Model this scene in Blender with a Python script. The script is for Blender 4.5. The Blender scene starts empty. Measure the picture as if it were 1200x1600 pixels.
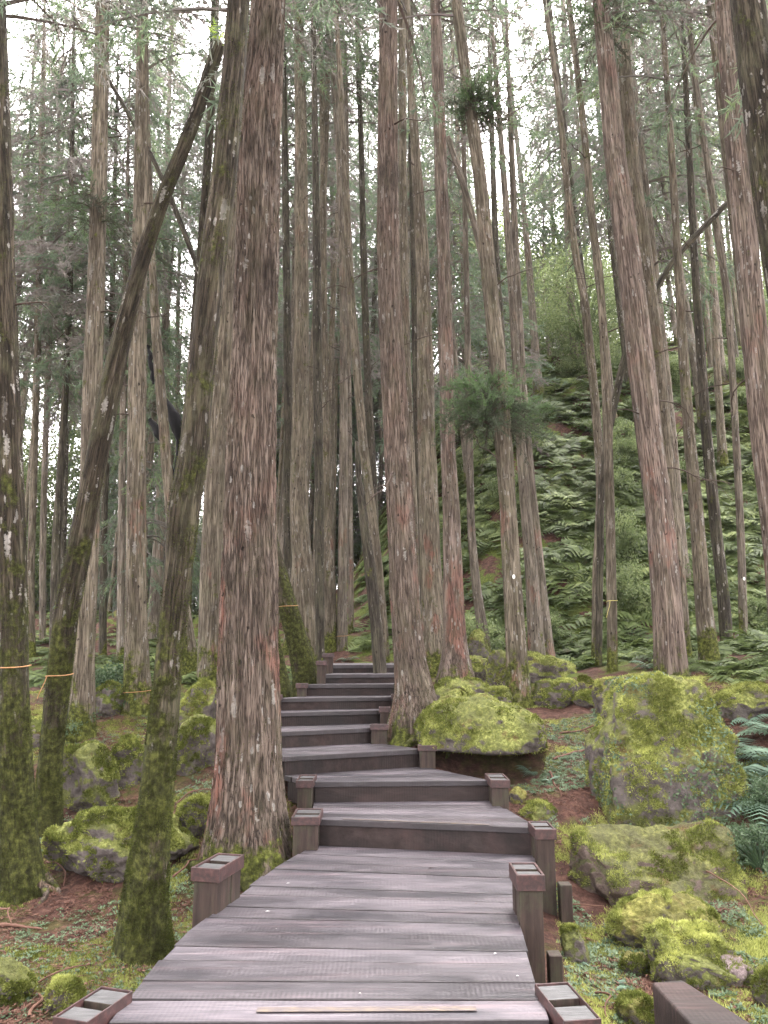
import bpy, math, random
import numpy as np
from mathutils import Vector

# ------------------------------------------------------------------ camera, world, sun, exposure
SC = bpy.context.scene
C = SC.collection
F_PX = 1186.0                      # focal length in pixels of the 1200x1600 photograph
CAM_Z = 1.45
TILT = math.atan(225 / F_PX)
cam_d = bpy.data.cameras.new('camera')
cam_d.sensor_fit = 'VERTICAL'
cam_d.sensor_height = 32.0
cam_d.lens = 32.0 * F_PX / 1600
cam_d.clip_start = 0.05
cam_d.clip_end = 600
cam = bpy.data.objects.new('camera', cam_d)
C.objects.link(cam)
cam.location = (0, 0, CAM_Z)
cam.rotation_euler = (math.pi / 2 + TILT, 0, 0)
SC.camera = cam

SUN_EL, SUN_ROT = 62, 20
world = bpy.data.worlds.new('World')
SC.world = world
world.use_nodes = True
wn = world.node_tree
wn.nodes.clear()
sky = wn.nodes.new('ShaderNodeTexSky')
sky.sky_type = 'NISHITA'
sky.sun_disc = False
sky.sun_elevation = math.radians(SUN_EL)
sky.sun_rotation = math.radians(SUN_ROT)
sky.dust_density = 4.0
sky.air_density = 1.0
hsv = wn.nodes.new('ShaderNodeHueSaturation')
hsv.inputs['Saturation'].default_value = 0.03
bgn = wn.nodes.new('ShaderNodeBackground')
bgn.inputs['Strength'].default_value = 0.15
won = wn.nodes.new('ShaderNodeOutputWorld')
wn.links.new(sky.outputs[0], hsv.inputs['Color'])
tint = wn.nodes.new('ShaderNodeMix')          # overcast white with the photograph's faint pink cast
tint.data_type = 'RGBA'
tint.blend_type = 'MULTIPLY'
tint.inputs[0].default_value = 1.0
tint.inputs[7].default_value = (1.0, 0.94, 0.965, 1)
wn.links.new(hsv.outputs[0], tint.inputs[6])
wn.links.new(tint.outputs[2], bgn.inputs['Color'])
wn.links.new(bgn.outputs[0], won.inputs['Surface'])

sun_d = bpy.data.lights.new('sun', 'SUN')
sun_d.energy = 1.1
sun_d.angle = math.radians(16)
sun_d.color = (1.0, 0.95, 0.9)
sun = bpy.data.objects.new('sun', sun_d)
C.objects.link(sun)
# sun direction: from the sky's rotation (azimuth measured from +Y towards +X)
se, sr = math.radians(SUN_EL), math.radians(SUN_ROT)
sdir = Vector((math.sin(sr) * math.cos(se), math.cos(sr) * math.cos(se), math.sin(se)))
sun.rotation_euler = sdir.to_track_quat('Z', 'Y').to_euler()

SC.view_settings.view_transform = 'Standard'
SC.view_settings.look = 'None'
SC.view_settings.gamma = 1
SC.view_settings.exposure = 3.75
SC.render.engine = 'CYCLES'
SC.cycles.max_bounces = 6
SC.cycles.diffuse_bounces = 3
SC.cycles.glossy_bounces = 2
SC.cycles.transmission_bounces = 3
SC.cycles.volume_bounces = 1
SC.cycles.transparent_max_bounces = 4
SC.cycles.use_denoising = True
HAZE = 0.00025

rng = np.random.default_rng(7)
random.seed(7)

# ------------------------------------------------------------------ pixel <-> world
ct, st_ = math.cos(TILT), math.sin(TILT)


def ray(px, py):
    a = (px - 600) / F_PX
    b = (800 - py) / F_PX
    return np.array([a, ct - b * st_, st_ + b * ct])


def at_y(px, py, Y):
    v = ray(px, py)
    t = Y / v[1]
    return np.array([v[0] * t, Y, CAM_Z + v[2] * t]), t


def at_z(px, py, z):
    v = ray(px, py)
    t = (z - CAM_Z) / v[2]
    return np.array([v[0] * t, v[1] * t, z])


# ------------------------------------------------------------------ noise
def _hash(ix, iy, iz, seed):
    h = (ix.astype(np.int64) * 374761393 + iy.astype(np.int64) * 668265263 + iz.astype(np.int64) * 2147483647 + seed * 974634777)
    h = (h ^ (h >> 13)) & 0xFFFFFFFF
    h = (h * 1274126177) & 0xFFFFFFFF
    h = (h ^ (h >> 16)) & 0xFFFFFFFF
    return h / 4294967295.0


def vnoise(P, seed=0):
    P = np.asarray(P, float)
    i = np.floor(P).astype(np.int64)
    f = P - i
    u = f * f * (3 - 2 * f)
    r = 0
    for dx in (0, 1):
        wx = u[:, 0] if dx else 1 - u[:, 0]
        for dy in (0, 1):
            wy = u[:, 1] if dy else 1 - u[:, 1]
            for dz in (0, 1):
                wz = u[:, 2] if dz else 1 - u[:, 2]
                r = r + wx * wy * wz * _hash(i[:, 0] + dx, i[:, 1] + dy, i[:, 2] + dz, seed)
    return r * 2 - 1


def fbm(P, octv=4, seed=0, gain=0.5):
    P = np.asarray(P, float)
    r, a = 0, 1.0
    for k in range(octv):
        r = r + a * vnoise(P * (2 ** k), seed + k * 17)
        a *= gain
    return r


def sstep(a, b, x):
    t = np.clip((x - a) / (b - a), 0, 1)
    return t * t * (3 - 2 * t)


# ------------------------------------------------------------------ mesh helpers
def np_mesh(name, V, faces, mats=None, smooth=True, attrs=None):
    """faces: list of (array (n,k), material index)"""
    V = np.asarray(V, np.float32)
    me = bpy.data.meshes.new(name)
    me.vertices.add(len(V))
    me.vertices.foreach_set('co', V.ravel())
    loops, starts, tot, mi = [], [], [], []
    off = 0
    for Fa, m in faces:
        Fa = np.asarray(Fa, np.int32)
        if len(Fa) == 0:
            continue
        n, k = Fa.shape
        loops.append(Fa.ravel())
        starts.append(off + np.arange(n, dtype=np.int32) * k)
        tot.append(np.full(n, k, np.int32))
        mi.append(np.full(n, m, np.int32))
        off += n * k
    loops = np.concatenate(loops)
    starts = np.concatenate(starts)
    me.loops.add(len(loops))
    me.loops.foreach_set('vertex_index', loops)
    me.polygons.add(len(starts))
    me.polygons.foreach_set('loop_start', starts)
    me.polygons.foreach_set('loop_total', np.concatenate(tot))
    me.polygons.foreach_set('material_index', np.concatenate(mi))
    me.polygons.foreach_set('use_smooth', np.full(len(starts), smooth))
    for an, (typ, data) in (attrs or {}).items():
        at = me.attributes.new(an, typ, 'POINT')
        at.data.foreach_set('vector' if typ == 'FLOAT_VECTOR' else 'value', np.asarray(data, np.float32).ravel())
    for m in (mats or []):
        me.materials.append(m)
    me.update(calc_edges=True)
    return me


def link(name, data, parent=None, loc=(0, 0, 0)):
    o = bpy.data.objects.new(name, data)
    C.objects.link(o)
    o.location = loc
    if parent is not None:
        o.parent = parent
    return o


def tag(o, label=None, cat=None, group=None, kind=None):
    if label:
        o['label'] = label
    if cat:
        o['category'] = cat
    if group:
        o['group'] = group
    if kind:
        o['kind'] = kind
    return o


class MB:
    """collects pieces of one mesh; k-gons kept per size"""
    def __init__(s):
        s.V, s.F, s.n, s.A, s.E = [], {}, 0, [], []

    def add(s, V, F, rnd=0.0, across=0.5):
        V = np.asarray(V, float)
        F = np.asarray(F, np.int64)
        s.V.append(V)
        s.F.setdefault(F.shape[1], []).append(F + s.n)
        s.A.append(np.full(len(V), rnd) if np.isscalar(rnd) else rnd)
        s.E.append(np.full(len(V), across) if np.isscalar(across) else np.asarray(across, float))
        s.n += len(V)

    def prism(s, bottom, top, rnd=0.0):
        """two 4-point rings"""
        V = list(bottom) + list(top)
        s.add(V, [(3, 2, 1, 0), (4, 5, 6, 7), (0, 1, 5, 4), (1, 2, 6, 5), (2, 3, 7, 6), (3, 0, 4, 7)], rnd)

    def box(s, c, size, ang=0.0, rnd=0.0):
        hx, hy, hz = [v / 2 for v in size]
        ca, sa = math.cos(ang), math.sin(ang)
        ring = [(c[0] + x * ca - y * sa, c[1] + x * sa + y * ca) for x, y in ((-hx, -hy), (hx, -hy), (hx, hy), (-hx, hy))]
        s.prism([(x, y, c[2] - hz) for x, y in ring], [(x, y, c[2] + hz) for x, y in ring], rnd)

    def tube(s, pts, rad, seg=6, rnd=0.0, cap=True):
        pts = np.asarray(pts, float)
        rad = np.broadcast_to(np.asarray(rad, float), (len(pts),))
        T = np.gradient(pts, axis=0)
        T /= np.linalg.norm(T, axis=1)[:, None] + 1e-9
        ref = np.array([0.3, 0.2, 0.9]) if abs(T[:, 2]).mean() < 0.8 else np.array([1.0, 0.1, 0])
        A = np.cross(T, ref)
        A /= np.linalg.norm(A, axis=1)[:, None] + 1e-9
        B = np.cross(T, A)
        th = np.arange(seg) * 2 * math.pi / seg
        V = pts[:, None, :] + rad[:, None, None] * (np.cos(th)[None, :, None] * A[:, None, :] + np.sin(th)[None, :, None] * B[:, None, :])
        n = len(pts)
        i = np.arange(n - 1)[:, None] * seg
        j = np.arange(seg)[None, :]
        F = np.stack([i + j, i + (j + 1) % seg, i + seg + (j + 1) % seg, i + seg + j], -1).reshape(-1, 4)
        s.add(V.reshape(-1, 3), F, rnd)

    def mesh(s, name, mats, smooth=False, origin=None):
        V = np.concatenate(s.V)
        if origin is not None:
            V = V - np.asarray(origin)
        A = np.concatenate(s.A)
        return np_mesh(name, V, [(np.concatenate(f), 0) for f in s.F.values()], mats, smooth, {'rnd': ('FLOAT', A), 'across': ('FLOAT', np.concatenate(s.E))})


def bevel(o, w=0.004, seg=1):
    m = o.modifiers.new('bevel', 'BEVEL')
    m.width = w
    m.segments = seg
    m.limit_method = 'ANGLE'
    return o


# ------------------------------------------------------------------ materials
class NT:
    def __init__(s, name):
        s.m = bpy.data.materials.new(name)
        s.m.use_nodes = True
        s.t = s.m.node_tree
        s.t.nodes.clear()
        s.out = s.n('ShaderNodeOutputMaterial')
        s.b = s.n('ShaderNodeBsdfPrincipled')
        s.l(s.b.outputs[0], s.out.inputs['Surface'])

    def n(s, typ, **kw):
        nd = s.t.nodes.new(typ)
        for k, v in kw.items():
            setattr(nd, k, v)
        return nd

    def l(s, a, b):
        s.t.links.new(a, b)

    def vec(s, scale=(1, 1, 1), attr=None, obj_rand=True):
        if attr:
            a = s.n('ShaderNodeAttribute', attribute_name=attr).outputs['Vector']
        else:
            a = s.n('ShaderNodeTexCoord').outputs['Object']
        mp = s.n('ShaderNodeMapping')
        mp.inputs['Scale'].default_value = scale
        s.l(a, mp.inputs['Vector'])
        if obj_rand:
            oi = s.n('ShaderNodeObjectInfo')
            mm = s.n('ShaderNodeMath', operation='MULTIPLY')
            mm.inputs[1].default_value = 37.0
            s.l(oi.outputs['Random'], mm.inputs[0])
            cb = s.n('ShaderNodeCombineXYZ')
            s.l(mm.outputs[0], cb.inputs[0])
            s.l(cb.outputs[0], mp.inputs['Location'])
        return mp.outputs[0]

    def noise(s, v, scale, detail=4, rough=0.55, dist=0.0):
        nd = s.n('ShaderNodeTexNoise')
        nd.inputs['Scale'].default_value = scale
        nd.inputs['Detail'].default_value = detail
        nd.inputs['Roughness'].default_value = rough
        nd.inputs['Distortion'].default_value = dist
        s.l(v, nd.inputs['Vector'])
        return nd.outputs['Fac']

    def voro(s, v, scale, feature='F1', out='Distance'):
        nd = s.n('ShaderNodeTexVoronoi', feature=feature)
        nd.inputs['Scale'].default_value = scale
        s.l(v, nd.inputs['Vector'])
        return nd.outputs[out]

    def ramp(s, f, stops, interp='LINEAR'):
        r = s.n('ShaderNodeValToRGB')
        r.color_ramp.interpolation = interp
        els = r.color_ramp.elements
        while len(els) < len(stops):
            els.new(0.5)
        for e, (p, c) in zip(els, stops):
            e.position = p
            e.color = (c[0], c[1], c[2], 1) if not np.isscalar(c) else (c, c, c, 1)
        s.l(f, r.inputs[0])
        return r.outputs[0]

    def mix(s, f, a, b):
        m = s.n('ShaderNodeMix', data_type='RGBA')
        ins = [i for i in m.inputs if i.enabled or True]
        for sock, v in ((m.inputs[0], f), (m.inputs[6], a), (m.inputs[7], b)):
            if isinstance(v, (int, float)):
                sock.default_value = v
            elif isinstance(v, tuple):
                sock.default_value = (*v, 1)
            else:
                s.l(v, sock)
        return m.outputs[2]

    def math(s, op, a, b=None, c=None, clamp=False):
        m = s.n('ShaderNodeMath', operation=op, use_clamp=clamp)
        for k, v in enumerate((a, b, c)):
            if v is None:
                continue
            if isinstance(v, (int, float)):
                m.inputs[k].default_value = v
            else:
                s.l(v, m.inputs[k])
        return m.outputs[0]

    def bump(s, h, dist=0.01, strength=1.0, prev=None):
        b = s.n('ShaderNodeBump')
        b.inputs['Strength'].default_value = strength
        b.inputs['Distance'].default_value = dist
        s.l(h, b.inputs['Height'])
        if prev is not None:
            s.l(prev, b.inputs['Normal'])
        return b.outputs[0]

    def fin(s, col, rough=0.8, normal=None, spec=0.3):
        if isinstance(col, tuple):
            s.b.inputs['Base Color'].default_value = (*col, 1)
        else:
            s.l(col, s.b.inputs['Base Color'])
        if isinstance(rough, (int, float)):
            s.b.inputs['Roughness'].default_value = rough
        else:
            s.l(rough, s.b.inputs['Roughness'])
        s.b.inputs['Specular IOR Level'].default_value = spec
        if normal is not None:
            s.l(normal, s.b.inputs['Normal'])
        return s.m


def bark(name, dark, mid, light, lichen=0.35, moss=0.3, moss_base=1.2, pink=0.0, pinkhi=0.3, fib=26, mossc=(0.075, 0.085, 0.018), lichc=(0.40, 0.38, 0.34)):
    t = NT(name)
    v = t.vec((1, 1, 0.10), 'tc')
    v1 = t.vec((1, 1, 0.45), 'tc')
    vi = t.vec((1, 1, 1), 'tc')
    f1 = t.noise(v, fib, 6, 0.65, 0.4)
    f2 = t.noise(v1, 9, 5, 0.6)
    base = t.ramp(f1, [(0.30, dark), (0.50, mid), (0.72, light)])
    tone = t.ramp(t.noise(vi, 1.1, 3), [(0.35, 0.72), (0.65, 1.25)])
    mul = t.n('ShaderNodeMix', data_type='RGBA', blend_type='MULTIPLY')
    mul.inputs[0].default_value = 1
    t.l(base, mul.inputs[6])
    t.l(tone, mul.inputs[7])
    col = mul.outputs[2]
    if pink:
        pm = t.ramp(t.noise(v1, 2.2, 5, 0.65), [(0.60 - 0.1 * pink, 0.0), (0.66 - 0.05 * pink, 1.0)])
        hp = t.n('ShaderNodeAttribute', attribute_name='hgt').outputs['Fac']
        win = t.ramp(t.math('MULTIPLY', hp, 0.2), [(0.0, 1.0), (0.42, 0.9), (0.62, pinkhi)])
        col = t.mix(t.math('MULTIPLY', t.math('MULTIPLY', pm, win), 0.6), col, (0.27, 0.115, 0.085))
    # dark cracks between the fibres
    ck = t.noise(t.vec((1, 1, 0.045), 'tc'), fib * 2.3, 4, 0.55, 0.3)
    ca = t.math('ABSOLUTE', t.math('SUBTRACT', ck, 0.5))
    cmask = t.ramp(ca, [(0.0, 0.85), (0.06, 0.0)])
    col = t.mix(cmask, col, tuple(c * 0.55 for c in dark))
    # lichen flecks: crisp pale blots of two sizes
    la = t.noise(vi, 1.6, 3)
    area = t.ramp(la, [(0.42, 0.0), (0.58, 1.0)])
    wob = t.math('MULTIPLY', t.math('SUBTRACT', t.noise(vi, 40, 3), 0.5), 0.7)

    def blots(scale, stretch, frac, size):
        vb = t.vec((1, 1, stretch), 'tc')
        vo = t.n('ShaderNodeTexVoronoi')
        vo.inputs['Scale'].default_value = scale
        t.l(vb, vo.inputs['Vector'])
        sp = t.n('ShaderNodeSeparateColor')
        t.l(vo.outputs['Color'], sp.inputs[0])
        sel = t.math('LESS_THAN', sp.outputs[0], frac)
        return t.math('MULTIPLY', sel, t.ramp(t.math('ADD', vo.outputs['Distance'], wob), [(size - 0.05, 1.0), (size + 0.03, 0.0)]))
    bl_ = t.math('MAXIMUM', blots(11, 0.26, 0.14 + 0.2 * lichen, 0.27), blots(27, 0.33, 0.12 + 0.2 * lichen, 0.30))
    lm = t.math('MULTIPLY', bl_, area)
    lcol = t.ramp(t.noise(vi, 30, 3), [(0.3, tuple(c * 0.6 for c in lichc)), (0.7, lichc)])
    col = t.mix(t.math('MULTIPLY', lm, 0.85), col, lcol)
    pits = t.math('MULTIPLY', blots(17, 0.6, 0.10, 0.20), 0.8)
    col = t.mix(pits, col, (0.012, 0.009, 0.007))
    # thin grey-green crust
    gm = t.ramp(t.noise(v1, 4.5, 6, 0.7), [(0.48, 0.0), (0.70, 0.75)])
    col = t.mix(t.math('MULTIPLY', gm, min(1, 0.25 + moss)), col, (0.135, 0.135, 0.075))
    # moss: more near the ground and on one side
    h = t.n('ShaderNodeAttribute', attribute_name='hgt').outputs['Fac']
    hb = t.math('MULTIPLY', t.math('SUBTRACT', moss_base, h), 0.32 / max(moss_base, 0.2))
    mn = t.noise(t.vec((1, 1, 0.7)), 4.2, 8, 0.76)
    mm = t.math('ADD', t.math('MULTIPLY', t.math('MAXIMUM', hb, 0.0), 0.75), t.math('ADD', mn, moss * 0.45 - 0.28))
    mk = t.ramp(mm, [(0.455, 0.0), (0.53, 1.0)])
    mc = t.ramp(t.noise(vi, 22, 4, 0.7), [(0.32, tuple(c * 0.30 for c in mossc)), (0.50, mossc), (0.68, tuple(c * 2.6 for c in mossc))])
    col = t.mix(mk, col, mc)
    hh = t.math('ADD', t.math('MULTIPLY', f1, 1.0), t.math('MULTIPLY', f2, 0.35))
    n1 = t.bump(t.math('SUBTRACT', hh, t.math('MULTIPLY', cmask, 0.35)), 0.03, 1.0)
    fine = t.noise(vi, 120, 3, 0.7)
    n2 = t.bump(t.math('MULTIPLY', fine, t.math('ADD', mk, 0.35)), 0.008, 0.9, n1)
    return t.fin(col, 0.9, n2, 0.2)


M = {}
M['red'] = bark('cedar_red_bark', (0.045, 0.034, 0.027), (0.145, 0.112, 0.088), (0.27, 0.222, 0.182), 0.25, 0.14, 0.5, pink=0.85, pinkhi=0.15, fib=30)
M['pale'] = bark('pale_lichen_bark', (0.072, 0.058, 0.043), (0.185, 0.156, 0.115), (0.32, 0.278, 0.215), 0.85, 0.32, 0.8, pink=0.08, fib=20)
M['rosy'] = bark('rosy_flaking_bark', (0.068, 0.050, 0.041), (0.185, 0.143, 0.115), (0.31, 0.25, 0.212), 0.9, 0.20, 0.6, pink=0.4, pinkhi=0.4, fib=18)
M['mossy'] = bark('mossy_bark', (0.015, 0.012, 0.008), (0.048, 0.038, 0.025), (0.13, 0.108, 0.080), 0.70, 0.40, 3.0, fib=22, mossc=(0.044, 0.048, 0.012))
M['dark'] = bark('dark_wet_bark', (0.026, 0.023, 0.018), (0.085, 0.074, 0.056), (0.16, 0.142, 0.112), 0.35, 0.28, 0.6, fib=22)
M['far'] = bark('grey_brown_bark', (0.090, 0.075, 0.060), (0.20, 0.170, 0.135), (0.31, 0.27, 0.22), 0.6, 0.22, 0.8, pink=0.03, fib=16)


def twig_mat(name, c):
    t = NT(name)
    v = t.vec((1, 1, 1))
    col = t.ramp(t.noise(v, 18, 3), [(0.3, tuple(x * 0.5 for x in c)), (0.7, c)])
    return t.fin(col, 0.85)


M['twig'] = twig_mat('twig', (0.09, 0.065, 0.05))
M['black_wood'] = twig_mat('blackened_wood', (0.006, 0.006, 0.007))


def leaf_mat(name, stops, trans=0.35, rough=0.55, spec=0.4):
    t = NT(name)
    r = t.n('ShaderNodeAttribute', attribute_name='rnd').outputs['Fac']
    oi = t.n('ShaderNodeObjectInfo').outputs['Random']
    v = t.vec((1, 1, 1))
    nz = t.noise(v, 0.9, 2)
    f = t.math('ADD', t.math('ADD', t.math('MULTIPLY', r, 0.62), t.math('MULTIPLY', nz, 0.42)), t.math('MULTIPLY', t.math('SUBTRACT', oi, 0.5), 0.16))
    col = t.ramp(f, stops)
    t.fin(col, rough, None, spec)
    tr = t.n('ShaderNodeBsdfTranslucent')
    t.l(col, tr.inputs['Color'])
    mx = t.n('ShaderNodeMixShader')
    mx.inputs[0].default_value = trans
    t.l(t.b.outputs[0], mx.inputs[1])
    t.l(tr.outputs[0], mx.inputs[2])
    t.l(mx.outputs[0], t.out.inputs['Surface'])
    return t.m


M['needle'] = leaf_mat('cedar_foliage', [(0.10, (0.23, 0.19, 0.18)), (0.34, (0.22, 0.21, 0.185)), (0.50, (0.135, 0.18, 0.125)), (0.75, (0.175, 0.235, 0.14)), (0.95, (0.26, 0.33, 0.15))], 0.5, 0.6, 0.15)
M['needle_live'] = leaf_mat('fresh_cedar_foliage', [(0.1, (0.10, 0.065, 0.055)), (0.28, (0.080, 0.088, 0.062)), (0.55, (0.100, 0.145, 0.078)), (0.9, (0.15, 0.25, 0.085))], 0.4, 0.6, 0.15)
M['broad'] = leaf_mat('broad_leaves', [(0.1, (0.09, 0.12, 0.05)), (0.5, (0.14, 0.185, 0.075)), (0.9, (0.28, 0.34, 0.15))], 0.5)
M['fern'] = leaf_mat('fern_fronds', [(0.10, (0.14, 0.08, 0.05)), (0.22, (0.045, 0.065, 0.028)), (0.45, (0.080, 0.112, 0.038)), (0.7, (0.135, 0.180, 0.062)), (0.95, (0.27, 0.32, 0.11))], 0.35, 0.6, 0.12)
M['fern_cool'] = leaf_mat('cool_fern_fronds', [(0.1, (0.07, 0.11, 0.075)), (0.5, (0.12, 0.19, 0.13)), (0.9, (0.22, 0.32, 0.22))], 0.3, 0.5, 0.25)
M['herb'] = leaf_mat('small_herb_leaves', [(0.1, (0.035, 0.060, 0.028)), (0.5, (0.060, 0.100, 0.048)), (0.95, (0.16, 0.22, 0.12))], 0.3, 0.5, 0.25)
M['epi'] = leaf_mat('bright_fern_leaves', [(0.1, (0.12, 0.22, 0.03)), (0.5, (0.24, 0.36, 0.05)), (0.9, (0.4, 0.5, 0.1))], 0.4, 0.4)
M['mossblade'] = leaf_mat('moss_blades', [(0.10, (0.10, 0.075, 0.025)), (0.30, (0.060, 0.075, 0.014)), (0.52, (0.165, 0.19, 0.046)), (0.85, (0.47, 0.50, 0.16))], 0.3, 0.7, 0.1)
M['mossblade_dark'] = leaf_mat('dark_moss_blades', [(0.1, (0.05, 0.04, 0.018)), (0.35, (0.030, 0.035, 0.010)), (0.6, (0.065, 0.078, 0.018)), (0.9, (0.15, 0.17, 0.045))], 0.3, 0.7, 0.1)
M['litter'] = leaf_mat('dead_cedar_litter', [(0.1, (0.035, 0.018, 0.013)), (0.5, (0.095, 0.048, 0.034)), (0.85, (0.16, 0.090, 0.064)), (0.97, (0.30, 0.21, 0.15))], 0.05, 0.8, 0.2)


def ground_mat():
    t = NT('forest_floor')
    v = t.vec((1, 1, 1), obj_rand=False)
    soil = t.ramp(t.noise(v, 14, 8, 0.7), [(0.3, (0.022, 0.014, 0.010)), (0.5, (0.070, 0.036, 0.027)), (0.7, (0.150, 0.080, 0.060))])
    moss = t.ramp(t.noise(v, 26, 6, 0.7), [(0.3, (0.035, 0.045, 0.012)), (0.55, (0.085, 0.110, 0.022)), (0.75, (0.17, 0.20, 0.04))])
    mk = t.ramp(t.noise(v, 1.5, 7, 0.68), [(0.49, 0.0), (0.58, 1.0)])
    gk = t.n('ShaderNodeAttribute', attribute_name='green').outputs['Fac']
    mk2 = t.math('MULTIPLY', mk, t.math('ADD', gk, 0.35), clamp=True)
    col = t.mix(mk2, soil, moss)
    n = t.bump(t.noise(v, 40, 8, 0.75), 0.03, 1.0)
    return t.fin(col, 0.95, n, 0.15)


M['ground'] = ground_mat()


def rock_mat(name, tint=(0.165, 0.185, 0.050), bright=(0.46, 0.49, 0.16), bare=0.515, stone=(0.22, 0.19, 0.175)):
    t = NT(name)
    v = t.vec((1, 1, 1))
    geo = t.n('ShaderNodeNewGeometry')
    sx = t.n('ShaderNodeSeparateXYZ')
    t.l(geo.outputs['Normal'], sx.inputs[0])
    stn = t.ramp(t.noise(v, 9, 8, 0.7), [(0.3, tuple(c * 0.25 for c in stone)), (0.5, tuple(c * 0.6 for c in stone)), (0.72, stone)])
    m1 = t.noise(v, 2.6, 6, 0.65)
    moss = t.ramp(t.noise(v, 30, 5, 0.75), [(0.3, tuple(c * 0.35 for c in tint)), (0.5, tint), (0.72, bright)])
    mossb = t.ramp(t.noise(v, 34, 5, 0.75), [(0.3, tuple(c * 0.3 for c in tint)), (0.5, (tint[0] * 0.75, tint[1] * 0.72, tint[2])), (0.75, tint)])
    mm = t.mix(t.ramp(m1, [(0.42, 0.0), (0.58, 1.0)]), mossb, moss)
    brown = t.ramp(t.noise(v, 4.0, 6, 0.7), [(0.56, 0.0), (0.66, 0.7)])
    mm = t.mix(brown, mm, (0.11, 0.06, 0.03))
    k = t.math('ADD', t.math('MULTIPLY', sx.outputs[2], 0.32), t.noise(v, 3.4, 7, 0.7))
    mk = t.ramp(k, [(bare, 0.0), (bare + 0.09, 1.0)])
    col = t.mix(mk, stn, mm)
    n1 = t.bump(t.noise(v, 9, 8, 0.75), 0.05, 0.9)
    n2 = t.bump(t.noise(v, 90, 4, 0.7), 0.012, 1.0, n1)
    return t.fin(col, 0.95, n2, 0.15)


M['rock'] = rock_mat('mossy_boulder')
M['rock_dim'] = rock_mat('dull_mossy_boulder', (0.10, 0.12, 0.026), (0.22, 0.24, 0.05), 0.50)
M['rock_yellow'] = rock_mat('yellow_moss_boulder', (0.19, 0.19, 0.05), (0.44, 0.43, 0.14), 0.47)
M['rock_brown'] = rock_mat('thinly_mossed_boulder', (0.13, 0.135, 0.05), (0.30, 0.31, 0.10), 0.53, (0.26, 0.20, 0.17))
M['stone'] = rock_mat('bare_stone', (0.12, 0.12, 0.05), (0.2, 0.2, 0.08), 0.72, (0.34, 0.27, 0.26))


def deck_mat(name, c0, c1, c2, rough=0.42, riser=False):
    t = NT(name)
    v = t.vec((0.9, 14, 4), obj_rand=False)
    r = t.n('ShaderNodeAttribute', attribute_name='rnd').outputs['Fac']
    # shift the grain board by board
    cb = t.n('ShaderNodeCombineXYZ')
    t.l(t.math('MULTIPLY', r, 53.0), cb.inputs[0])
    t.l(t.math('MULTIPLY', r, 31.0), cb.inputs[2])
    va = t.n('ShaderNodeVectorMath', operation='ADD')
    t.l(v, va.inputs[0])
    t.l(cb.outputs[0], va.inputs[1])
    g = t.noise(va.outputs[0], 3.2, 8, 0.68, 0.3)
    col = t.ramp(g, [(0.28, c0), (0.5, c1), (0.74, c2)])
    # large damp / worn patches
    vp = t.vec((0.7, 2.6, 1), obj_rand=False)
    p = t.noise(vp, 1.5, 5, 0.6)
    col = t.mix(t.ramp(p, [(0.40, 0.75), (0.58, 0.0)]), col, tuple(c * 0.72 for c in (c0[0], c0[1] * 1.12, c0[2] * 1.15)))
    # pinkish worn streaks
    pk = t.ramp(t.noise(t.vec((0.5, 7, 1), obj_rand=False), 1.9, 5, 0.65), [(0.54, 0.0), (0.66, 0.45)])
    col = t.mix(pk, col, (c2[0] * 1.12, c2[1] * 0.93, c2[2] * 0.94))
    tone = t.ramp(r, [(0.0, 0.62), (1.0, 1.30)])
    mul = t.n('ShaderNodeMix', data_type='RGBA', blend_type='MULTIPLY')
    mul.inputs[0].default_value = 1
    t.l(col, mul.inputs[6])
    t.l(tone, mul.inputs[7])
    # saw marks across the boards, knots
    w = t.n('ShaderNodeTexWave', wave_type='BANDS', bands_direction='X')
    w.inputs['Scale'].default_value = 14
    w.inputs['Distortion'].default_value = 2.5
    w.inputs['Detail'].default_value = 3
    t.l(t.vec((1, 0.12, 1), obj_rand=False), w.inputs['Vector'])
    sawm = t.ramp(t.noise(vp, 2.3, 3), [(0.45, 0.0), (0.6, 1.0)])
    saw = t.math('MULTIPLY', w.outputs['Fac'], sawm)
    cc = t.mix(t.math('MULTIPLY', saw, 0.16), mul.outputs[2], tuple(min(1, c * 1.5) for c in c2))
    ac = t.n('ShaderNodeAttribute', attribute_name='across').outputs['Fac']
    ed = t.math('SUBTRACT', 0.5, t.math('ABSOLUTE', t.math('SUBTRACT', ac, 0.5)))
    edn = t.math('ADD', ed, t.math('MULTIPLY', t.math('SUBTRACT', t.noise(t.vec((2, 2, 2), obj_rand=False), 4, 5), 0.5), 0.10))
    cc = t.mix(t.ramp(edn, [(0.005, 0.8), (0.05, 0.0)]), cc, (0.022, 0.018, 0.018))  # board edges darkened in colour to stand in for shade in the gaps
    dirt = t.ramp(t.noise(t.vec((3, 3, 3), obj_rand=False), 6, 8, 0.75), [(0.60, 0.0), (0.74, 0.55)])
    cc = t.mix(dirt, cc, (0.035, 0.028, 0.024))
    n = t.bump(t.math('ADD', g, t.math('MULTIPLY', saw, 0.12)), 0.006, 0.8)
    rr = t.ramp(p, [(0.35, rough - 0.12), (0.65, rough + 0.18)])
    return t.fin(cc, rr, n, 0.25 if riser else 0.45)


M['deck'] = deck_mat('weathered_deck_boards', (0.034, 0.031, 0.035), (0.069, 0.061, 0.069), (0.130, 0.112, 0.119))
M['riser'] = deck_mat('dark_riser_boards', (0.011, 0.008, 0.007), (0.026, 0.018, 0.016), (0.052, 0.037, 0.033), 0.62, True)


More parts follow.
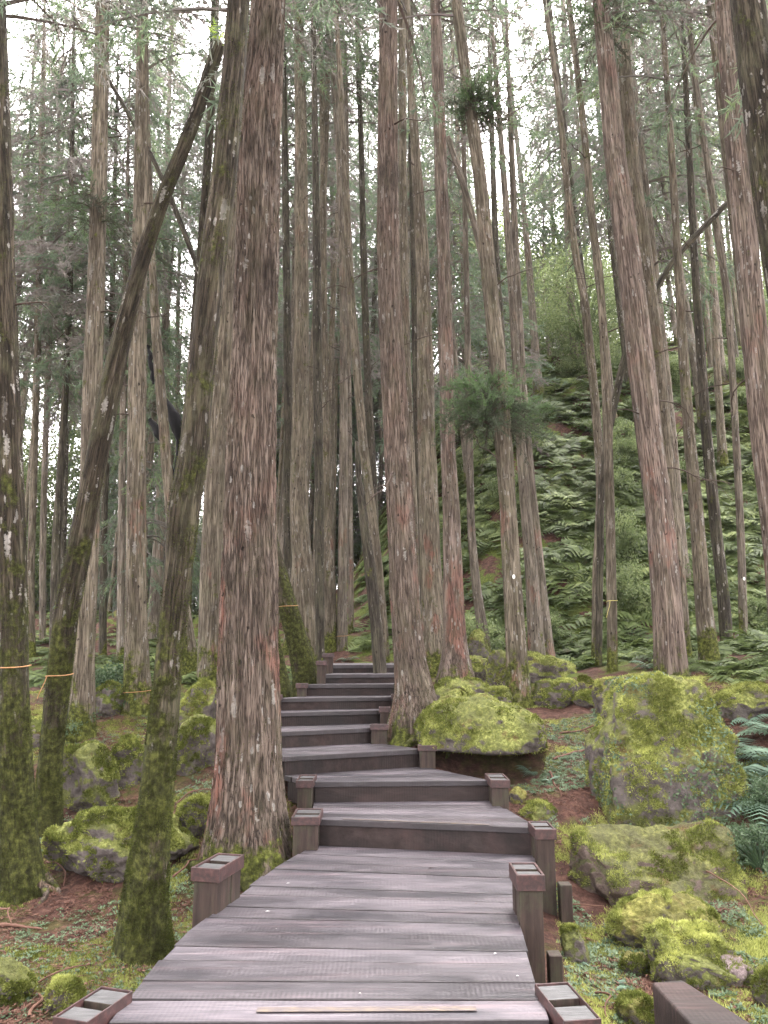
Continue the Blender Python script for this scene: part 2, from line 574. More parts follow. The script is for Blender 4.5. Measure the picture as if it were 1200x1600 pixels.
def post_mat():
    t = NT('stained_post_timber')
    v = t.vec((9, 9, 0.8), obj_rand=True)
    g = t.noise(v, 3, 7, 0.65)
    col = t.ramp(g, [(0.3, (0.015, 0.010, 0.008)), (0.5, (0.036, 0.024, 0.019)), (0.72, (0.070, 0.046, 0.036))])
    alg = t.ramp(t.noise(t.vec((1, 1, 0.6)), 7, 6, 0.7), [(0.47, 0.0), (0.62, 0.7)])
    col = t.mix(alg, col, (0.045, 0.045, 0.026))
    return t.fin(col, 0.7, t.bump(g, 0.006, 0.8), 0.3)


M['post'] = post_mat()
t = NT('post_end_grain')
g_ = t.noise(t.vec((2, 14, 2)), 4, 7, 0.7)
M['endgrain'] = t.fin(t.ramp(g_, [(0.3, (0.025, 0.026, 0.026)), (0.7, (0.088, 0.088, 0.088))]), 0.6, t.bump(g_, 0.006, 0.7), 0.4)
t = NT('red_oxide_metal')
g_ = t.noise(t.vec((3, 3, 3)), 9, 7, 0.7)
M['band'] = t.fin(t.ramp(g_, [(0.34, (0.018, 0.013, 0.012)), (0.55, (0.052, 0.024, 0.022)), (0.75, (0.11, 0.055, 0.050))]), 0.5, t.bump(g_, 0.003, 0.5), 0.5)
t = NT('faded_yellow_strip')
g_ = t.noise(t.vec((1.5, 8, 2)), 9, 7, 0.7)
M['strip'] = t.fin(t.ramp(g_, [(0.44, (0.085, 0.072, 0.072)), (0.60, (0.13, 0.105, 0.080)), (0.78, (0.20, 0.155, 0.09))]), 0.6, None, 0.3)
t = NT('orange_twine')
M['twine'] = t.fin(t.ramp(t.noise(t.vec((30, 30, 30)), 5, 3), [(0.3, (0.34, 0.16, 0.06)), (0.7, (0.55, 0.33, 0.16))]), 0.7)
t = NT('yellow_twine')
M['twine_y'] = t.fin(t.ramp(t.noise(t.vec((30, 30, 30)), 5, 3), [(0.3, (0.5, 0.42, 0.08)), (0.7, (0.8, 0.75, 0.3))]), 0.7)
t = NT('pale_tag')
M['tagm'] = t.fin((0.75, 0.76, 0.72), 0.5)

# ------------------------------------------------------------------ stair geometry (pixel lines lifted on to real levels)
RISERS = [  # bottom left, bottom right, top y left, top y right
    ((488, 1321), (840, 1337), 1281, 1292),
    ((491, 1255), (768, 1252), 1222, 1219),
    ((445, 1212), (660, 1198), 1183, 1170),
    ((385, 1172), (585, 1161), 1147, 1136),
    ((385, 1137), (590, 1131), 1116, 1109),
    ((432, 1110), (612, 1107), 1091, 1089),
    ((478, 1088), (622, 1087), 1070, 1069),
    ((506, 1068), (632, 1067), 1054, 1053),
    ((520, 1052), (638, 1051), 1039, 1038.5),
]
levels = [0.0]
lines = []
z = 0.0
for L, R, tl, tr in RISERS:
    PL, PR = at_z(L[0], L[1], z), at_z(R[0], R[1], z)
    zl = at_y(L[0], tl, PL[1])[0][2]
    zr = at_y(R[0], tr, PR[1])[0][2]
    lines.append((PL, PR))
    z = (zl + zr) / 2
    levels.append(z)
print('levels', [round(v, 3) for v in levels], 'Y', [round(float(l[0][1]), 2) for l in lines])

# ------------------------------------------------------------------ terrain
pathY = [-10, 3.0, 5.8] + [float((l[0][1] + l[1][1]) / 2) for l in lines[1:]] + [14, 80]
pathX = [-0.3, -0.25, 0.15] + [float((l[0][0] + l[1][0]) / 2) for l in lines[1:]] + [-0.6, -4]


def terrain(x, y, detail=True):
    x = np.asarray(x, float)
    y = np.asarray(y, float)
    P = np.interp(y, [-12, 4, 5.5, 6.1, 7, 8, 9, 10, 12, 14, 20, 40, 90], [-.55, -.42, -.34, -.2, .12, .42, .66, .86, 1.08, 1.18, 1.3, 1.6, 3.0])
    lft = sstep(0.5, 3.0, -x)
    P = P - 0.16 * lft * sstep(5, 7, y) * (1 - sstep(9, 12, y))
    # the right bank climbs gently close by, then turns into the fern slope
    P = P + 0.16 * np.clip(x - 2.2, 0, 6) * (1 - sstep(12, 16, y))
    P = P - 0.10 * sstep(0.9, 1.4, x) * (1 - sstep(6, 8, y))
    k = 0.06 + 0.80 * sstep(-3.5, 4.0, x)
    y0 = 14.2 - 0.16 * np.clip(x, 0, 12)
    s = np.clip(y - y0, 0, None)
    rise = k * (np.sqrt(s * s + 1.2) - 1.095)
    cap = 3.0 + 22.0 * sstep(-4, 5, x)
    rise = cap * (1 - np.exp(-rise / cap * 1.15))
    z = P + rise
    xc = np.interp(y, pathY, pathX)
    carve = (1 - sstep(0.55, 0.95, np.abs(x - xc))) * (1 - sstep(12.5, 13.5, y))
    z = z - 0.17 * carve
    z = z - 0.16 * np.exp(-(((x - 1.0) / 0.55) ** 2 + ((y - 8.0) / 0.4) ** 2))   # hollow under the overhanging boulder
    if detail:
        q = np.stack([x.ravel(), y.ravel(), np.zeros(x.size)], 1)
        nz = fbm(q * 0.7, 3, 3) * 0.06 + fbm(q * 3.0, 3, 9) * 0.018
        far = fbm(q * 0.25, 3, 5) * 0.5 + np.abs(fbm(q * 0.9, 3, 6)) * 0.45
        z = z + nz.reshape(x.shape) * (1 - 0.5 * carve) + far.reshape(x.shape) * sstep(15, 24, y)
    return z


def tz(x, y):
    return float(terrain(np.array([x]), np.array([y]))[0])


def hit(px, py, far=30.0):
    v = ray(px, py)
    Y = np.arange(1.5, 48, 0.04)
    t = Y / v[1]
    zz = CAM_Z + v[2] * t
    g = terrain(v[0] * t, Y)
    idx = np.nonzero(zz <= g)[0]
    if len(idx) == 0:
        return far
    return float(Y[idx[0]])


# ground sheet: finer near the camera, reaching far out
u = np.linspace(-1, 1, 421)
gx = 7.5 * u + 130 * np.sign(u) * np.abs(u) ** 5
w_ = np.linspace(0, 1, 461)
gy = -8 + 26 * w_ + 150 * w_ ** 5
X, Y_ = np.meshgrid(gx, gy)
Z = terrain(X, Y_)
q = np.stack([X.ravel(), Y_.ravel(), 0 * X.ravel()], 1)
near = (1 - sstep(10, 20, np.hypot(X, Y_)))
Z = Z + (fbm(q * 9, 3, 21).reshape(X.shape) * 0.012) * near
nx, ny = len(gx), len(gy)
ii = np.arange(ny - 1)[:, None] * nx + np.arange(nx - 1)[None, :]
Fq = np.stack([ii, ii + 1, ii + nx + 1, ii + nx], -1).reshape(-1, 4)
green = sstep(1.2, 2.6, X) * 0.6 + sstep(1.5, 3.0, -X) * sstep(5, 8, Y_) * 0.7 + sstep(11, 14, Y_) * 1.0
gm = np_mesh('ground', np.stack([X, Y_, Z], -1).reshape(-1, 3), [(Fq, 0)], [M['ground']], True, {'green': ('FLOAT', green.ravel())})
ground = link('ground', gm)
tag(ground, kind='structure')

# ------------------------------------------------------------------ the stairway
stair = link('boardwalk_stairway', None, None, (0, 5, 0))
tag(stair, 'weathered grey-brown wooden boardwalk and steps climbing away between the tree trunks', 'stairway')
SO = np.array([0, 5, 0.0])


def lerp(a, b, s):
    return a + (b - a) * s


def poly_at(pts, s):
    pts = [np.asarray(p, float) for p in pts]
    d = [0]
    for a, b in zip(pts, pts[1:]):
        d.append(d[-1] + abs(b[1] - a[1]))
    s = s * d[-1]
    for k in range(len(pts) - 1):
        if s <= d[k + 1] + 1e-9:
            return lerp(pts[k], pts[k + 1], (s - d[k]) / (d[k + 1] - d[k]))
    return pts[-1]


def boards(left, right, z, n, th=0.045, gap=0.007, over=0.0):
    """boards between a left and a right edge line (front to back)"""
    mb = MB()
    s = 0.0
    ws = [random.uniform(0.8, 1.25) for _ in range(n)]
    tot = sum(ws)
    L0, L1 = poly_at(left, 0), poly_at(left, 1)
    dist = np.linalg.norm(L1 - L0)
    g = gap / max(dist, 0.1)
    for w in ws:
        s0, s1 = s / tot, (s + w) / tot
        s += w
        dz = random.uniform(-0.003, 0.003)
        a, b = poly_at(left, s0 + g / 2), poly_at(right, s0 + g / 2)
        c, d = poly_at(right, s1 - g / 2), poly_at(left, s1 - g / 2)
        ja, jb = random.uniform(-0.012, 0.012), random.uniform(-0.012, 0.012)
        # split the board along its length so its top can wander a little
        nseg = 10
        top, bot = [], []
        rn = random.random()
        for k in range(nseg + 1):
            f = k / nseg
            p0, p1 = lerp(a, b, f), lerp(d, c, f)
            x_off = ja * (1 - f) + jb * f
            wob = 0.0015 * math.sin(k * 1.7 + rn * 20)
            for p, sg in ((p0, 1), (p1, -1)):
                top.append((p[0] + x_off, p[1] + wob * sg, z + dz))
                bot.append((p[0] + x_off, p[1] + wob * sg, z - th + dz))
        nt = len(top)
        V = top + bot
        F = []
        for k in range(nseg):
            i = 2 * k
            F += [(i, i + 2, i + 3, i + 1), (nt + i, nt + i + 1, nt + i + 3, nt + i + 2), (i, nt + i, nt + i + 2, i + 2), (i + 1, i + 3, nt + i + 3, nt + i + 1)]
        F += [(0, 1, nt + 1, nt), (nt - 2, 2 * nt - 2, 2 * nt - 1, nt - 1)]
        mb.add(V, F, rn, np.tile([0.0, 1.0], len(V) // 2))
    return mb


def face_board(p, q, z0, z1, th, mb, rnd=None):
    """a vertical board on edge from p to q, its front on the line"""
    d = np.array([q[0] - p[0], q[1] - p[1]])
    n = np.array([-d[1], d[0]]) / np.linalg.norm(d) * th
    r = [(p[0], p[1]), (q[0], q[1]), (q[0] + n[0], q[1] + n[1]), (p[0] + n[0], p[1] + n[1])]
    mb.prism([(x, y, z0) for x, y in r], [(x, y, z1) for x, y in r], random.random() if rnd is None else rnd)


left_px = [(172, 1597), (250, 1500), (300, 1450), (370, 1400), (430, 1355), (488, 1321)]
right_px = [(857, 1593), (842, 1545), (820, 1470), (809, 1437), (822, 1380), (840, 1337)]
deckL = [at_z(*p, 0) for p in left_px]
deckR = [at_z(*p, 0) for p in right_px]
mb = boards(deckL, deckR, 0.0, 14, gap=0.010)
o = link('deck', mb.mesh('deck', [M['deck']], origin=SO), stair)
bevel(o, 0.003)
o['label'] = 'wide grey deck of cross boards at the foot of the steps'
# lower deck the photographer stands on
lowL = [np.array([-1.25, -1.6, 0]), np.array([deckL[0][0] - 0.05, deckL[0][1] + 0.03, 0])]
lowR = [np.array([0.65, -1.6, 0]), np.array([deckR[0][0], deckR[0][1] + 0.03, 0])]
mb = boards(lowL, lowR, -0.19, 26)
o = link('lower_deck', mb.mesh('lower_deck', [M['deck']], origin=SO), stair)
bevel(o, 0.003)
# riser below the deck's front edge, edge beams
mb = MB()
face_board(deckL[0] + np.array([0.02, 0.035, 0]), deckR[0] + np.array([-0.02, 0.035, 0]), -0.34, -0.046, 0.04, mb)
o = link('riser', mb.mesh('riser', [M['riser']], origin=SO), stair)
for edge, sgn in ((deckL, 1), (deckR, -1)):
    mb = MB()
    for a, b in zip(edge, edge[1:]):
        a2 = a + np.array([0.05 * sgn, 0, 0])
        b2 = b + np.array([0.05 * sgn, 0, 0])
        if sgn > 0:
            face_board(b2, a2, -0.26, -0.048, 0.05, mb, 0.3)
        else:
            face_board(a2, b2, -0.26, -0.048, 0.05, mb, 0.3)
    o = link('edge_beam', mb.mesh('edge_beam', [M['riser']], origin=SO), stair)

STRIP = {0: (0.06, 0.62)}
for k in range(len(RISERS)):
    PL, PR = lines[k]
    z0, z1 = levels[k], levels[k + 1]
    # riser board (its face slightly behind the nosing)
    mb = MB()
    back = np.array([0, 0.02, 0])
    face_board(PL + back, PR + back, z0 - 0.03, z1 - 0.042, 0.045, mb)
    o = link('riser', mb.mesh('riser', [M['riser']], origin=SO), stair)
    bevel(o, 0.003)
    # tread
    if k + 1 < len(lines):
        BL, BR = lines[k + 1]
    else:
        BL, BR = PL + np.array([-0.15, 2.4, 0]), PR + np.array([-0.15, 2.4, 0])
    depth = float((BL[1] + BR[1]) / 2 - (PL[1] + PR[1]) / 2)
    n = max(2, int(round(depth / 0.15)))
    fl = [np.array([PL[0] - .01, PL[1], 0]), np.array([BL[0] - .01, BL[1] + 0.02, 0])]
    fr = [np.array([PR[0] + .01, PR[1], 0]), np.array([BR[0] + .01, BR[1] + 0.02, 0])]
    tm = boards(fl, fr, z1, n, gap=0.008)
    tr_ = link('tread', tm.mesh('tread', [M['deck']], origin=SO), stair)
    bevel(tr_, 0.003)
    # dark nosing board under the tread edge
    mb = MB()
    face_board(PL - np.array([0, 0.004, 0]), PR - np.array([0, 0.004, 0]), z1 - 0.062, z1 - 0.004, 0.003, mb)
    # side cheeks
    for A, B, sg in ((PL, BL, 1), (PR, BR, -1)):
        cb = MB()
        a2 = A + np.array([0.03 * sg, 0.07, 0])
        b2 = B + np.array([0.03 * sg, 0, 0])
        if sg > 0:
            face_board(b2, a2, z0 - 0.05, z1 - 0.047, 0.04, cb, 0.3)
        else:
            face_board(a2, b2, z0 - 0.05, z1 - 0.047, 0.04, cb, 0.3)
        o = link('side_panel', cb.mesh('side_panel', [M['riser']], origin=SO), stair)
    if k == 0:
        a = lerp(PL, PR, 0.14)
        b = lerp(PL, PR, 0.80)
        y_in = np.array([0, 0.012, 0])
        sb = MB()
        pts = [lerp(a, b, f) + y_in for f in np.linspace(0, 1, 12)]
        for p, q in zip(pts, pts[1:]):
            sb.prism([(p[0], p[1], z1 + .0035), (q[0], q[1], z1 + .0035), (q[0], q[1] + .028, z1 + .0035), (p[0], p[1] + .028, z1 + .0035)],
                     [(p[0], p[1], z1 + .0055), (q[0], q[1], z1 + .0055), (q[0], q[1] + .028, z1 + .0055), (p[0], p[1] + .028, z1 + .0055)])
        o = link('edge_strip', sb.mesh('edge_strip', [M['strip']], origin=SO), stair)
        o['label'] = 'faded yellow strip along the edge of the first step'
# faded yellow strip near the front edge of the deck
a, b = at_z(400, 1583, 0), at_z(745, 1581, 0)
sb = MB()
sb.prism([(a[0], a[1], .0035), (b[0], b[1], .0035), (b[0], b[1] + .04, .0035), (a[0], a[1] + .04, .0035)],
         [(a[0], a[1], .0055), (b[0], b[1], .0055), (b[0], b[1] + .04, .0055), (a[0], a[1] + .04, .0055)])
o = link('edge_strip', sb.mesh('edge_strip', [M['strip']], origin=SO), stair)
# under frame so the steps stand on something
mb = MB()
for k, (PL, PR) in enumerate(lines):
    for f in (0.12, 0.88):
        p = lerp(PL, PR, f)
        g = tz(p[0], p[1])
        zt = levels[k] - 0.06
        if zt - g > -0.3:
            mb.box((p[0], p[1] + 0.1, (zt + g - 0.4) / 2), (0.1, 0.1, zt - g + 0.4), 0, 0.3)
for f in (0.15, 0.5, 0.85):
    for s in (0.1, 0.55, 0.93):
        p = lerp(poly_at(deckL, s), poly_at(deckR, s), f)
        mb.box((p[0], p[1], -0.34), (0.1, 0.1, 0.54), 0, 0.4)
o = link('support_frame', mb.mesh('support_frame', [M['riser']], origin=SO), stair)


def post(cx, cy, w, l, ztop, zbot, ang=0.0, cap=0.085, blocks=True, name='post', over=0.008, label=None):
    """a post of two timbers with a spacer, a metal band round its head"""
    p = link(name, None, None)
    base = MB()
    ca, sa = math.cos(ang), math.sin(ang)

    def off(u, v):
        return (cx + u * ca - v * sa, cy + u * sa + v * ca)
    lb = l * 0.40
    for s in (-1, 1):
        ox, oy = off(0, s * (l / 2 - lb / 2))
        base.box((ox, oy, (ztop - 0.006 + zbot) / 2), (w, lb, ztop - 0.006 - zbot), ang, random.random())
    ox, oy = off(0, 0)
    base.box((ox, oy, (ztop - 0.035 + zbot) / 2), (w - 0.01, l - 2 * lb + 0.004, ztop - 0.035 - zbot), ang, random.random())
    bpy.data.objects.remove(p)
    me = base.mesh(name, [M['post'], M['endgrain']], origin=SO)
    o = link(name, me, stair)
    nz = np.zeros(len(me.polygons) * 3, np.float32)
    me.polygons.foreach_get('normal', nz)
    mi = (nz.reshape(-1, 3)[:, 2] > 0.9).astype(np.int32)
    me.polygons.foreach_set('material_index', mi)
    bevel(o, 0.004, 2)
    th = 0.006 + over
    band = MB()
    zc, hh = ztop - cap / 2 + 0.003, cap
    for s in (-1, 1):
        ox, oy = off(0, s * (l / 2 + th / 2))
        band.box((ox, oy, zc), (w + 2 * th, th, hh), ang, 0.2)
        ox, oy = off(s * (w / 2 + th / 2), 0)
        band.box((ox, oy, zc), (th, l - 0.001, hh - 0.001), ang, 0.2)
    bo = link('metal_band', band.mesh('metal_band', [M['band']], origin=SO), o)
    bevel(bo, 0.002)
    if label:
        o['label'] = label
    return o


def post_px(x0, x1, ytop_back, ytop_front, ztop, zbot, ang=0.0, cap=0.085, cx=None, **kw):
    """footprint from the top face as seen"""
    f0, f1 = at_z(x0, ytop_front, ztop), at_z(x1, ytop_front, ztop)
    Yf = f0[1]
    Yb = at_z((x0 + x1) / 2, ytop_back, ztop)[1]
    w = f1[0] - f0[0] - 0.03
    l = max(0.08, Yb - Yf)
    cxx = (f0[0] + f1[0]) / 2 if cx is None else cx
    return post(cxx, (Yf + Yb) / 2, w, l, ztop, zbot, ang, cap, **kw)


# near posts: their heads stand in the photo exactly over these footprints
post_px(95, 166, 1545, 1594, 0.04, -0.75, math.radians(-17), 0.07, over=0.0, cx=at_z(146, 1570, 0.04)[0])
post_px(303, 352, 1335, 1357, 0.24, -0.75, math.radians(-14), 0.075, cx=at_z(342, 1345, 0.24)[0])
post_px(862, 930, 1537, 1594, 0.04, -0.75, math.radians(8), 0.07, over=0.0, cx=at_z(886, 1566, 0.04)[0])
post_px(806, 851, 1349, 1367, 0.25, -0.75, math.radians(0), 0.085)
z1 = levels[1] + 0.035
post_px(835, 869, 1284, 1296, z1, -0.75, 0, 0.07)
post_px(455, 500, 1264, 1277, z1 + 0.01, -0.65, 0, 0.06)
z2 = levels[2] + 0.035
post_px(766, 797, 1209, 1219, z2, -0.35, 0, 0.065)
post_px(462, 490, 1211, 1220, z2, -0.35, 0, 0.06)


def post_at(x0, x1, ytop, k, side):
    Yp = float(lerp(lines[k][0], lines[k][1], side)[1]) - 0.045
    p0, t0 = at_y((x0 + x1) / 2, ytop, Yp)
    w = (x1 - x0) * t0 / F_PX - 0.028
    post(p0[0], Yp, w, 0.10, p0[2], levels[k] - 0.3, 0, 0.055)


for args in ((653, 682, 1164, 2, 1), (578, 607, 1132, 3, 1), (592, 610, 1105, 4, 1), (611, 622, 1085, 5, 1), (428, 441, 1086, 5, 0),
             (463, 481, 1068, 6, 0), (494, 511, 1033, 7, 0), (504, 522, 1021, 8, 0)):
    post_at(*args)
# short stubs of the outer support posts on the right
mb = MB()
p = at_z(866, 1489, -0.22)
mb.box((p[0], p[1], -0.5), (0.075, 0.09, 0.56), 0, 0.2)
o = link('support_stub', mb.mesh('support_stub', [M['post']], origin=SO), stair)
bevel(o, 0.004)
mb = MB()
p = at_z(882, 1380, -0.12)
mb.box((p[0], p[1], -0.45), (0.085, 0.09, 0.66), 0, 0.2)
o = link('support_stub', mb.mesh('support_stub', [M['post']], origin=SO), stair)
bevel(o, 0.004)

# the brown timber rail in the bottom right corner
zt = 0.02
pa, pb = at_z(1018, 1534, zt), at_z(1066, 1530, zt)
pc, pd = at_z(1240, 1640, zt), at_z(1130, 1655, zt)
mb = MB()
mb.prism([(*pa[:2], zt - .2), (*pd[:2], zt - .2), (*pc[:2], zt - .2), (*pb[:2], zt - .2)], [(*pa[:2], zt), (*pd[:2], zt), (*pc[:2], zt), (*pb[:2], zt)], 0.6)
rail = link('timber_beam', mb.mesh('timber_beam', [M['riser']], origin=(pa[0], pa[1], 0)), None, (pa[0], pa[1], 0))
bevel(rail, 0.012, 3)
tag(rail, 'thick smooth brown timber beam in the bottom right corner beside the boardwalk', 'beam')
mb = MB()
for q_ in (lerp(pa, pc, 0.25), lerp(pa, pc, 0.8)):
    mb.box((q_[0], q_[1], -0.48), (0.1, 0.1, 0.6), 0.3, 0.2)
o = link('leg', mb.mesh('leg', [M['post']], origin=(pa[0], pa[1], 0)), rail)

# ------------------------------------------------------------------ foliage generators
def ribbons(P, D, L, W, rnd, up=None):
    """N thin triangles: base P, direction D, length L, width W"""
    N = len(P)
    D = D / (np.linalg.norm(D, axis=1)[:, None] + 1e-9)
    R = np.cross(D, rng.normal(size=(N, 3)) if up is None else up)
    R /= np.linalg.norm(R, axis=1)[:, None] + 1e-9
    V = np.empty((N, 3, 3))
    V[:, 0] = P - R * (W / 2)[:, None]
    V[:, 1] = P + R * (W / 2)[:, None]
    V[:, 2] = P + D * L[:, None]
    return V.reshape(-1, 3), np.arange(3 * N).reshape(-1, 3), np.repeat(rnd, 3)


def diamonds(P, D, L, W, rnd, up=None):
    N = len(P)
    D = D / (np.linalg.norm(D, axis=1)[:, None] + 1e-9)
    R = np.cross(D, rng.normal(size=(N, 3)) if up is None else up)
    R /= np.linalg.norm(R, axis=1)[:, None] + 1e-9
    V = np.empty((N, 4, 3))
    mid = P + D * (L * 0.45)[:, None]
    V[:, 0] = P
    V[:, 1] = mid + R * (W / 2)[:, None]
    V[:, 2] = P + D * L[:, None]
    V[:, 3] = mid - R * (W / 2)[:, None]
    return V.reshape(-1, 3), np.arange(4 * N).reshape(-1, 4), np.repeat(rnd, 4)


def conifer_crown(h, r, nb, tw=14, bl=26, blen=0.085, bw=0.014, droop=0.5, seed=0, shape=1.1, dead=0.3, twl=0.45, mat='needle'):
    g = np.random.default_rng(seed)
    mb = MB()
    zb = np.sort(g.random(nb)) ** 0.9 * h
    az = g.random(nb) * 2 * math.pi
    Lb = r * (1 - (zb / h) ** shape * 0.85) * g.uniform(0.45, 1.1, nb)
    up = g.uniform(-0.15, 0.35, nb)
    dr = droop * g.uniform(0.6, 1.4, nb)
    bt = np.linspace(0, 1, 6)
    isdead = (g.random(nb) < dead * (1 - zb / h))
    VP, VD, VL, VW, VR = [], [], [], [], []
    for i in range(nb):
        d = np.array([math.cos(az[i]), math.sin(az[i]), 0])
        sd = np.array([-d[1], d[0], 0])
        bend = g.normal(0, 0.12)
        f = lambda t: np.stack([d[0] * Lb[i] * t + sd[0] * bend * Lb[i] * t * t, d[1] * Lb[i] * t + sd[1] * bend * Lb[i] * t * t, zb[i] + Lb[i] * (up[i] * t - dr[i] * t * t)], -1)
        mb.tube(f(bt), np.linspace(0.022, 0.004, 6) * (0.6 + 0.3 * Lb[i]), 3, 0.02)
        nt = max(3, int(tw * Lb[i] / r * g.uniform(0.7, 1.3)))
        t = g.uniform(0.22, 1.0, nt) ** 0.8
        P0 = f(t)
        side = g.choice([-1, 1], nt)
        dirs = d * g.uniform(0.2, 0.9, (nt, 1)) + sd * (side * g.uniform(0.2, 1.0, nt))[:, None] + np.array([0, 0, 1]) * g.uniform(-0.9, 0.25, (nt, 1))
        dirs /= np.linalg.norm(dirs, axis=1)[:, None]
        tl = twl * g.uniform(0.5, 1.4, nt) * (1.15 - 0.5 * t)
        rr = g.uniform(0.3, 0.95, nt) * (0.25 if isdead[i] else 1.0)
        m = bl
        s = g.random((nt, m)) ** 0.8
        PP = P0[:, None, :] + dirs[:, None, :] * (tl[:, None] * s)[..., None] + np.array([0, 0, -1]) * ((tl[:, None] * s) ** 2 * 0.7)[..., None]
        DD = dirs[:, None, :] * 0.8 + g.normal(0, 0.55, (nt, m, 3))
        DD[..., 2] -= 0.25
        VP.append(PP.reshape(-1, 3))
        VD.append(DD.reshape(-1, 3))
        VL.append(g.uniform(0.6, 1.3, nt * m) * blen)
        VW.append(g.uniform(0.7, 1.3, nt * m) * bw)
        VR.append(np.clip(np.repeat(rr, m) + g.normal(0, 0.07, nt * m), 0.02, 1))
        # the twig stems
        for k in range(0, nt, 2):
            mb.add([P0[k] + (0.003, 0, 0), P0[k] - (0.003, 0, 0), P0[k] + dirs[k] * tl[k] + np.array([0, 0, -0.7 * tl[k] ** 2])], [(0, 1, 2)], 0.02)
    V, F_, R_ = ribbons(np.concatenate(VP), np.concatenate(VD), np.concatenate(VL), np.concatenate(VW), np.concatenate(VR))
    mb.add(V, F_, R_)
    return mb.mesh('crown', [M[mat]], smooth=False)


def leafy_crown(rx, ry, rz, n, ls=0.09, seed=0, clumps=40, mat='broad'):
    g = np.random.default_rng(seed)
    mb = MB()
    cc = g.normal(size=(clumps, 3))
    cc /= np.linalg.norm(cc, axis=1)[:, None]
    cc *= (g.uniform(0.25, 1.0, clumps) ** 0.5)[:, None] * np.array([rx, ry, rz])
    for c in cc[: clumps]:
        mb.tube([(0, 0, -rz * 0.8), c * 0.45 + np.array([0, 0, -rz * 0.2]), c], [0.05, 0.025, 0.008], 4, 0.0)
    k = g.integers(0, clumps, n)
    sig = np.array([rx, ry, rz]) * 0.17
    P = cc[k] + g.normal(size=(n, 3)) * sig
    D = g.normal(size=(n, 3))
    rr = np.clip(g.uniform(0.2, 0.9, clumps)[k] + g.normal(0, 0.1, n), 0.05, 1)
    V, F_, R_ = diamonds(P, D, g.uniform(0.6, 1.3, n) * ls, g.uniform(0.4, 0.7, n) * ls, rr)
    mb.add(V, F_, R_)
    return mb.mesh('crown', [M[mat]], smooth=False)


# ------------------------------------------------------------------ trunks
def smooth_poly(pts, n):
    """Catmull-Rom through rows of pts (any dimension), n samples by arc height"""
    P = np.asarray(pts, float)
    if len(P) == 2:
        return P[0] + (P[1] - P[0]) * np.linspace(0, 1, n)[:, None]
    Pe = np.vstack([2 * P[0] - P[1], P, 2 * P[-1] - P[-2]])
    L = np.r_[0, np.cumsum(np.linalg.norm(np.diff(P[:, :3], axis=0), axis=1))]
    s = np.linspace(0, L[-1], n)
    k = np.clip(np.searchsorted(L, s, 'right') - 1, 0, len(P) - 2)
    t = ((s - L[k]) / (L[k + 1] - L[k]))[:, None]
    a, b, c, d = Pe[k], Pe[k + 1], Pe[k + 2], Pe[k + 3]
    # non-uniform safe: plain monotone-ish blend of linear and catmull
    cr = 0.5 * ((2 * b) + (-a + c) * t + (2 * a - 5 * b + 4 * c - d) * t * t + (-a + 3 * b - 3 * c + d) * t ** 3)
    lin = b + (c - b) * t
    return 0.55 * cr + 0.45 * lin


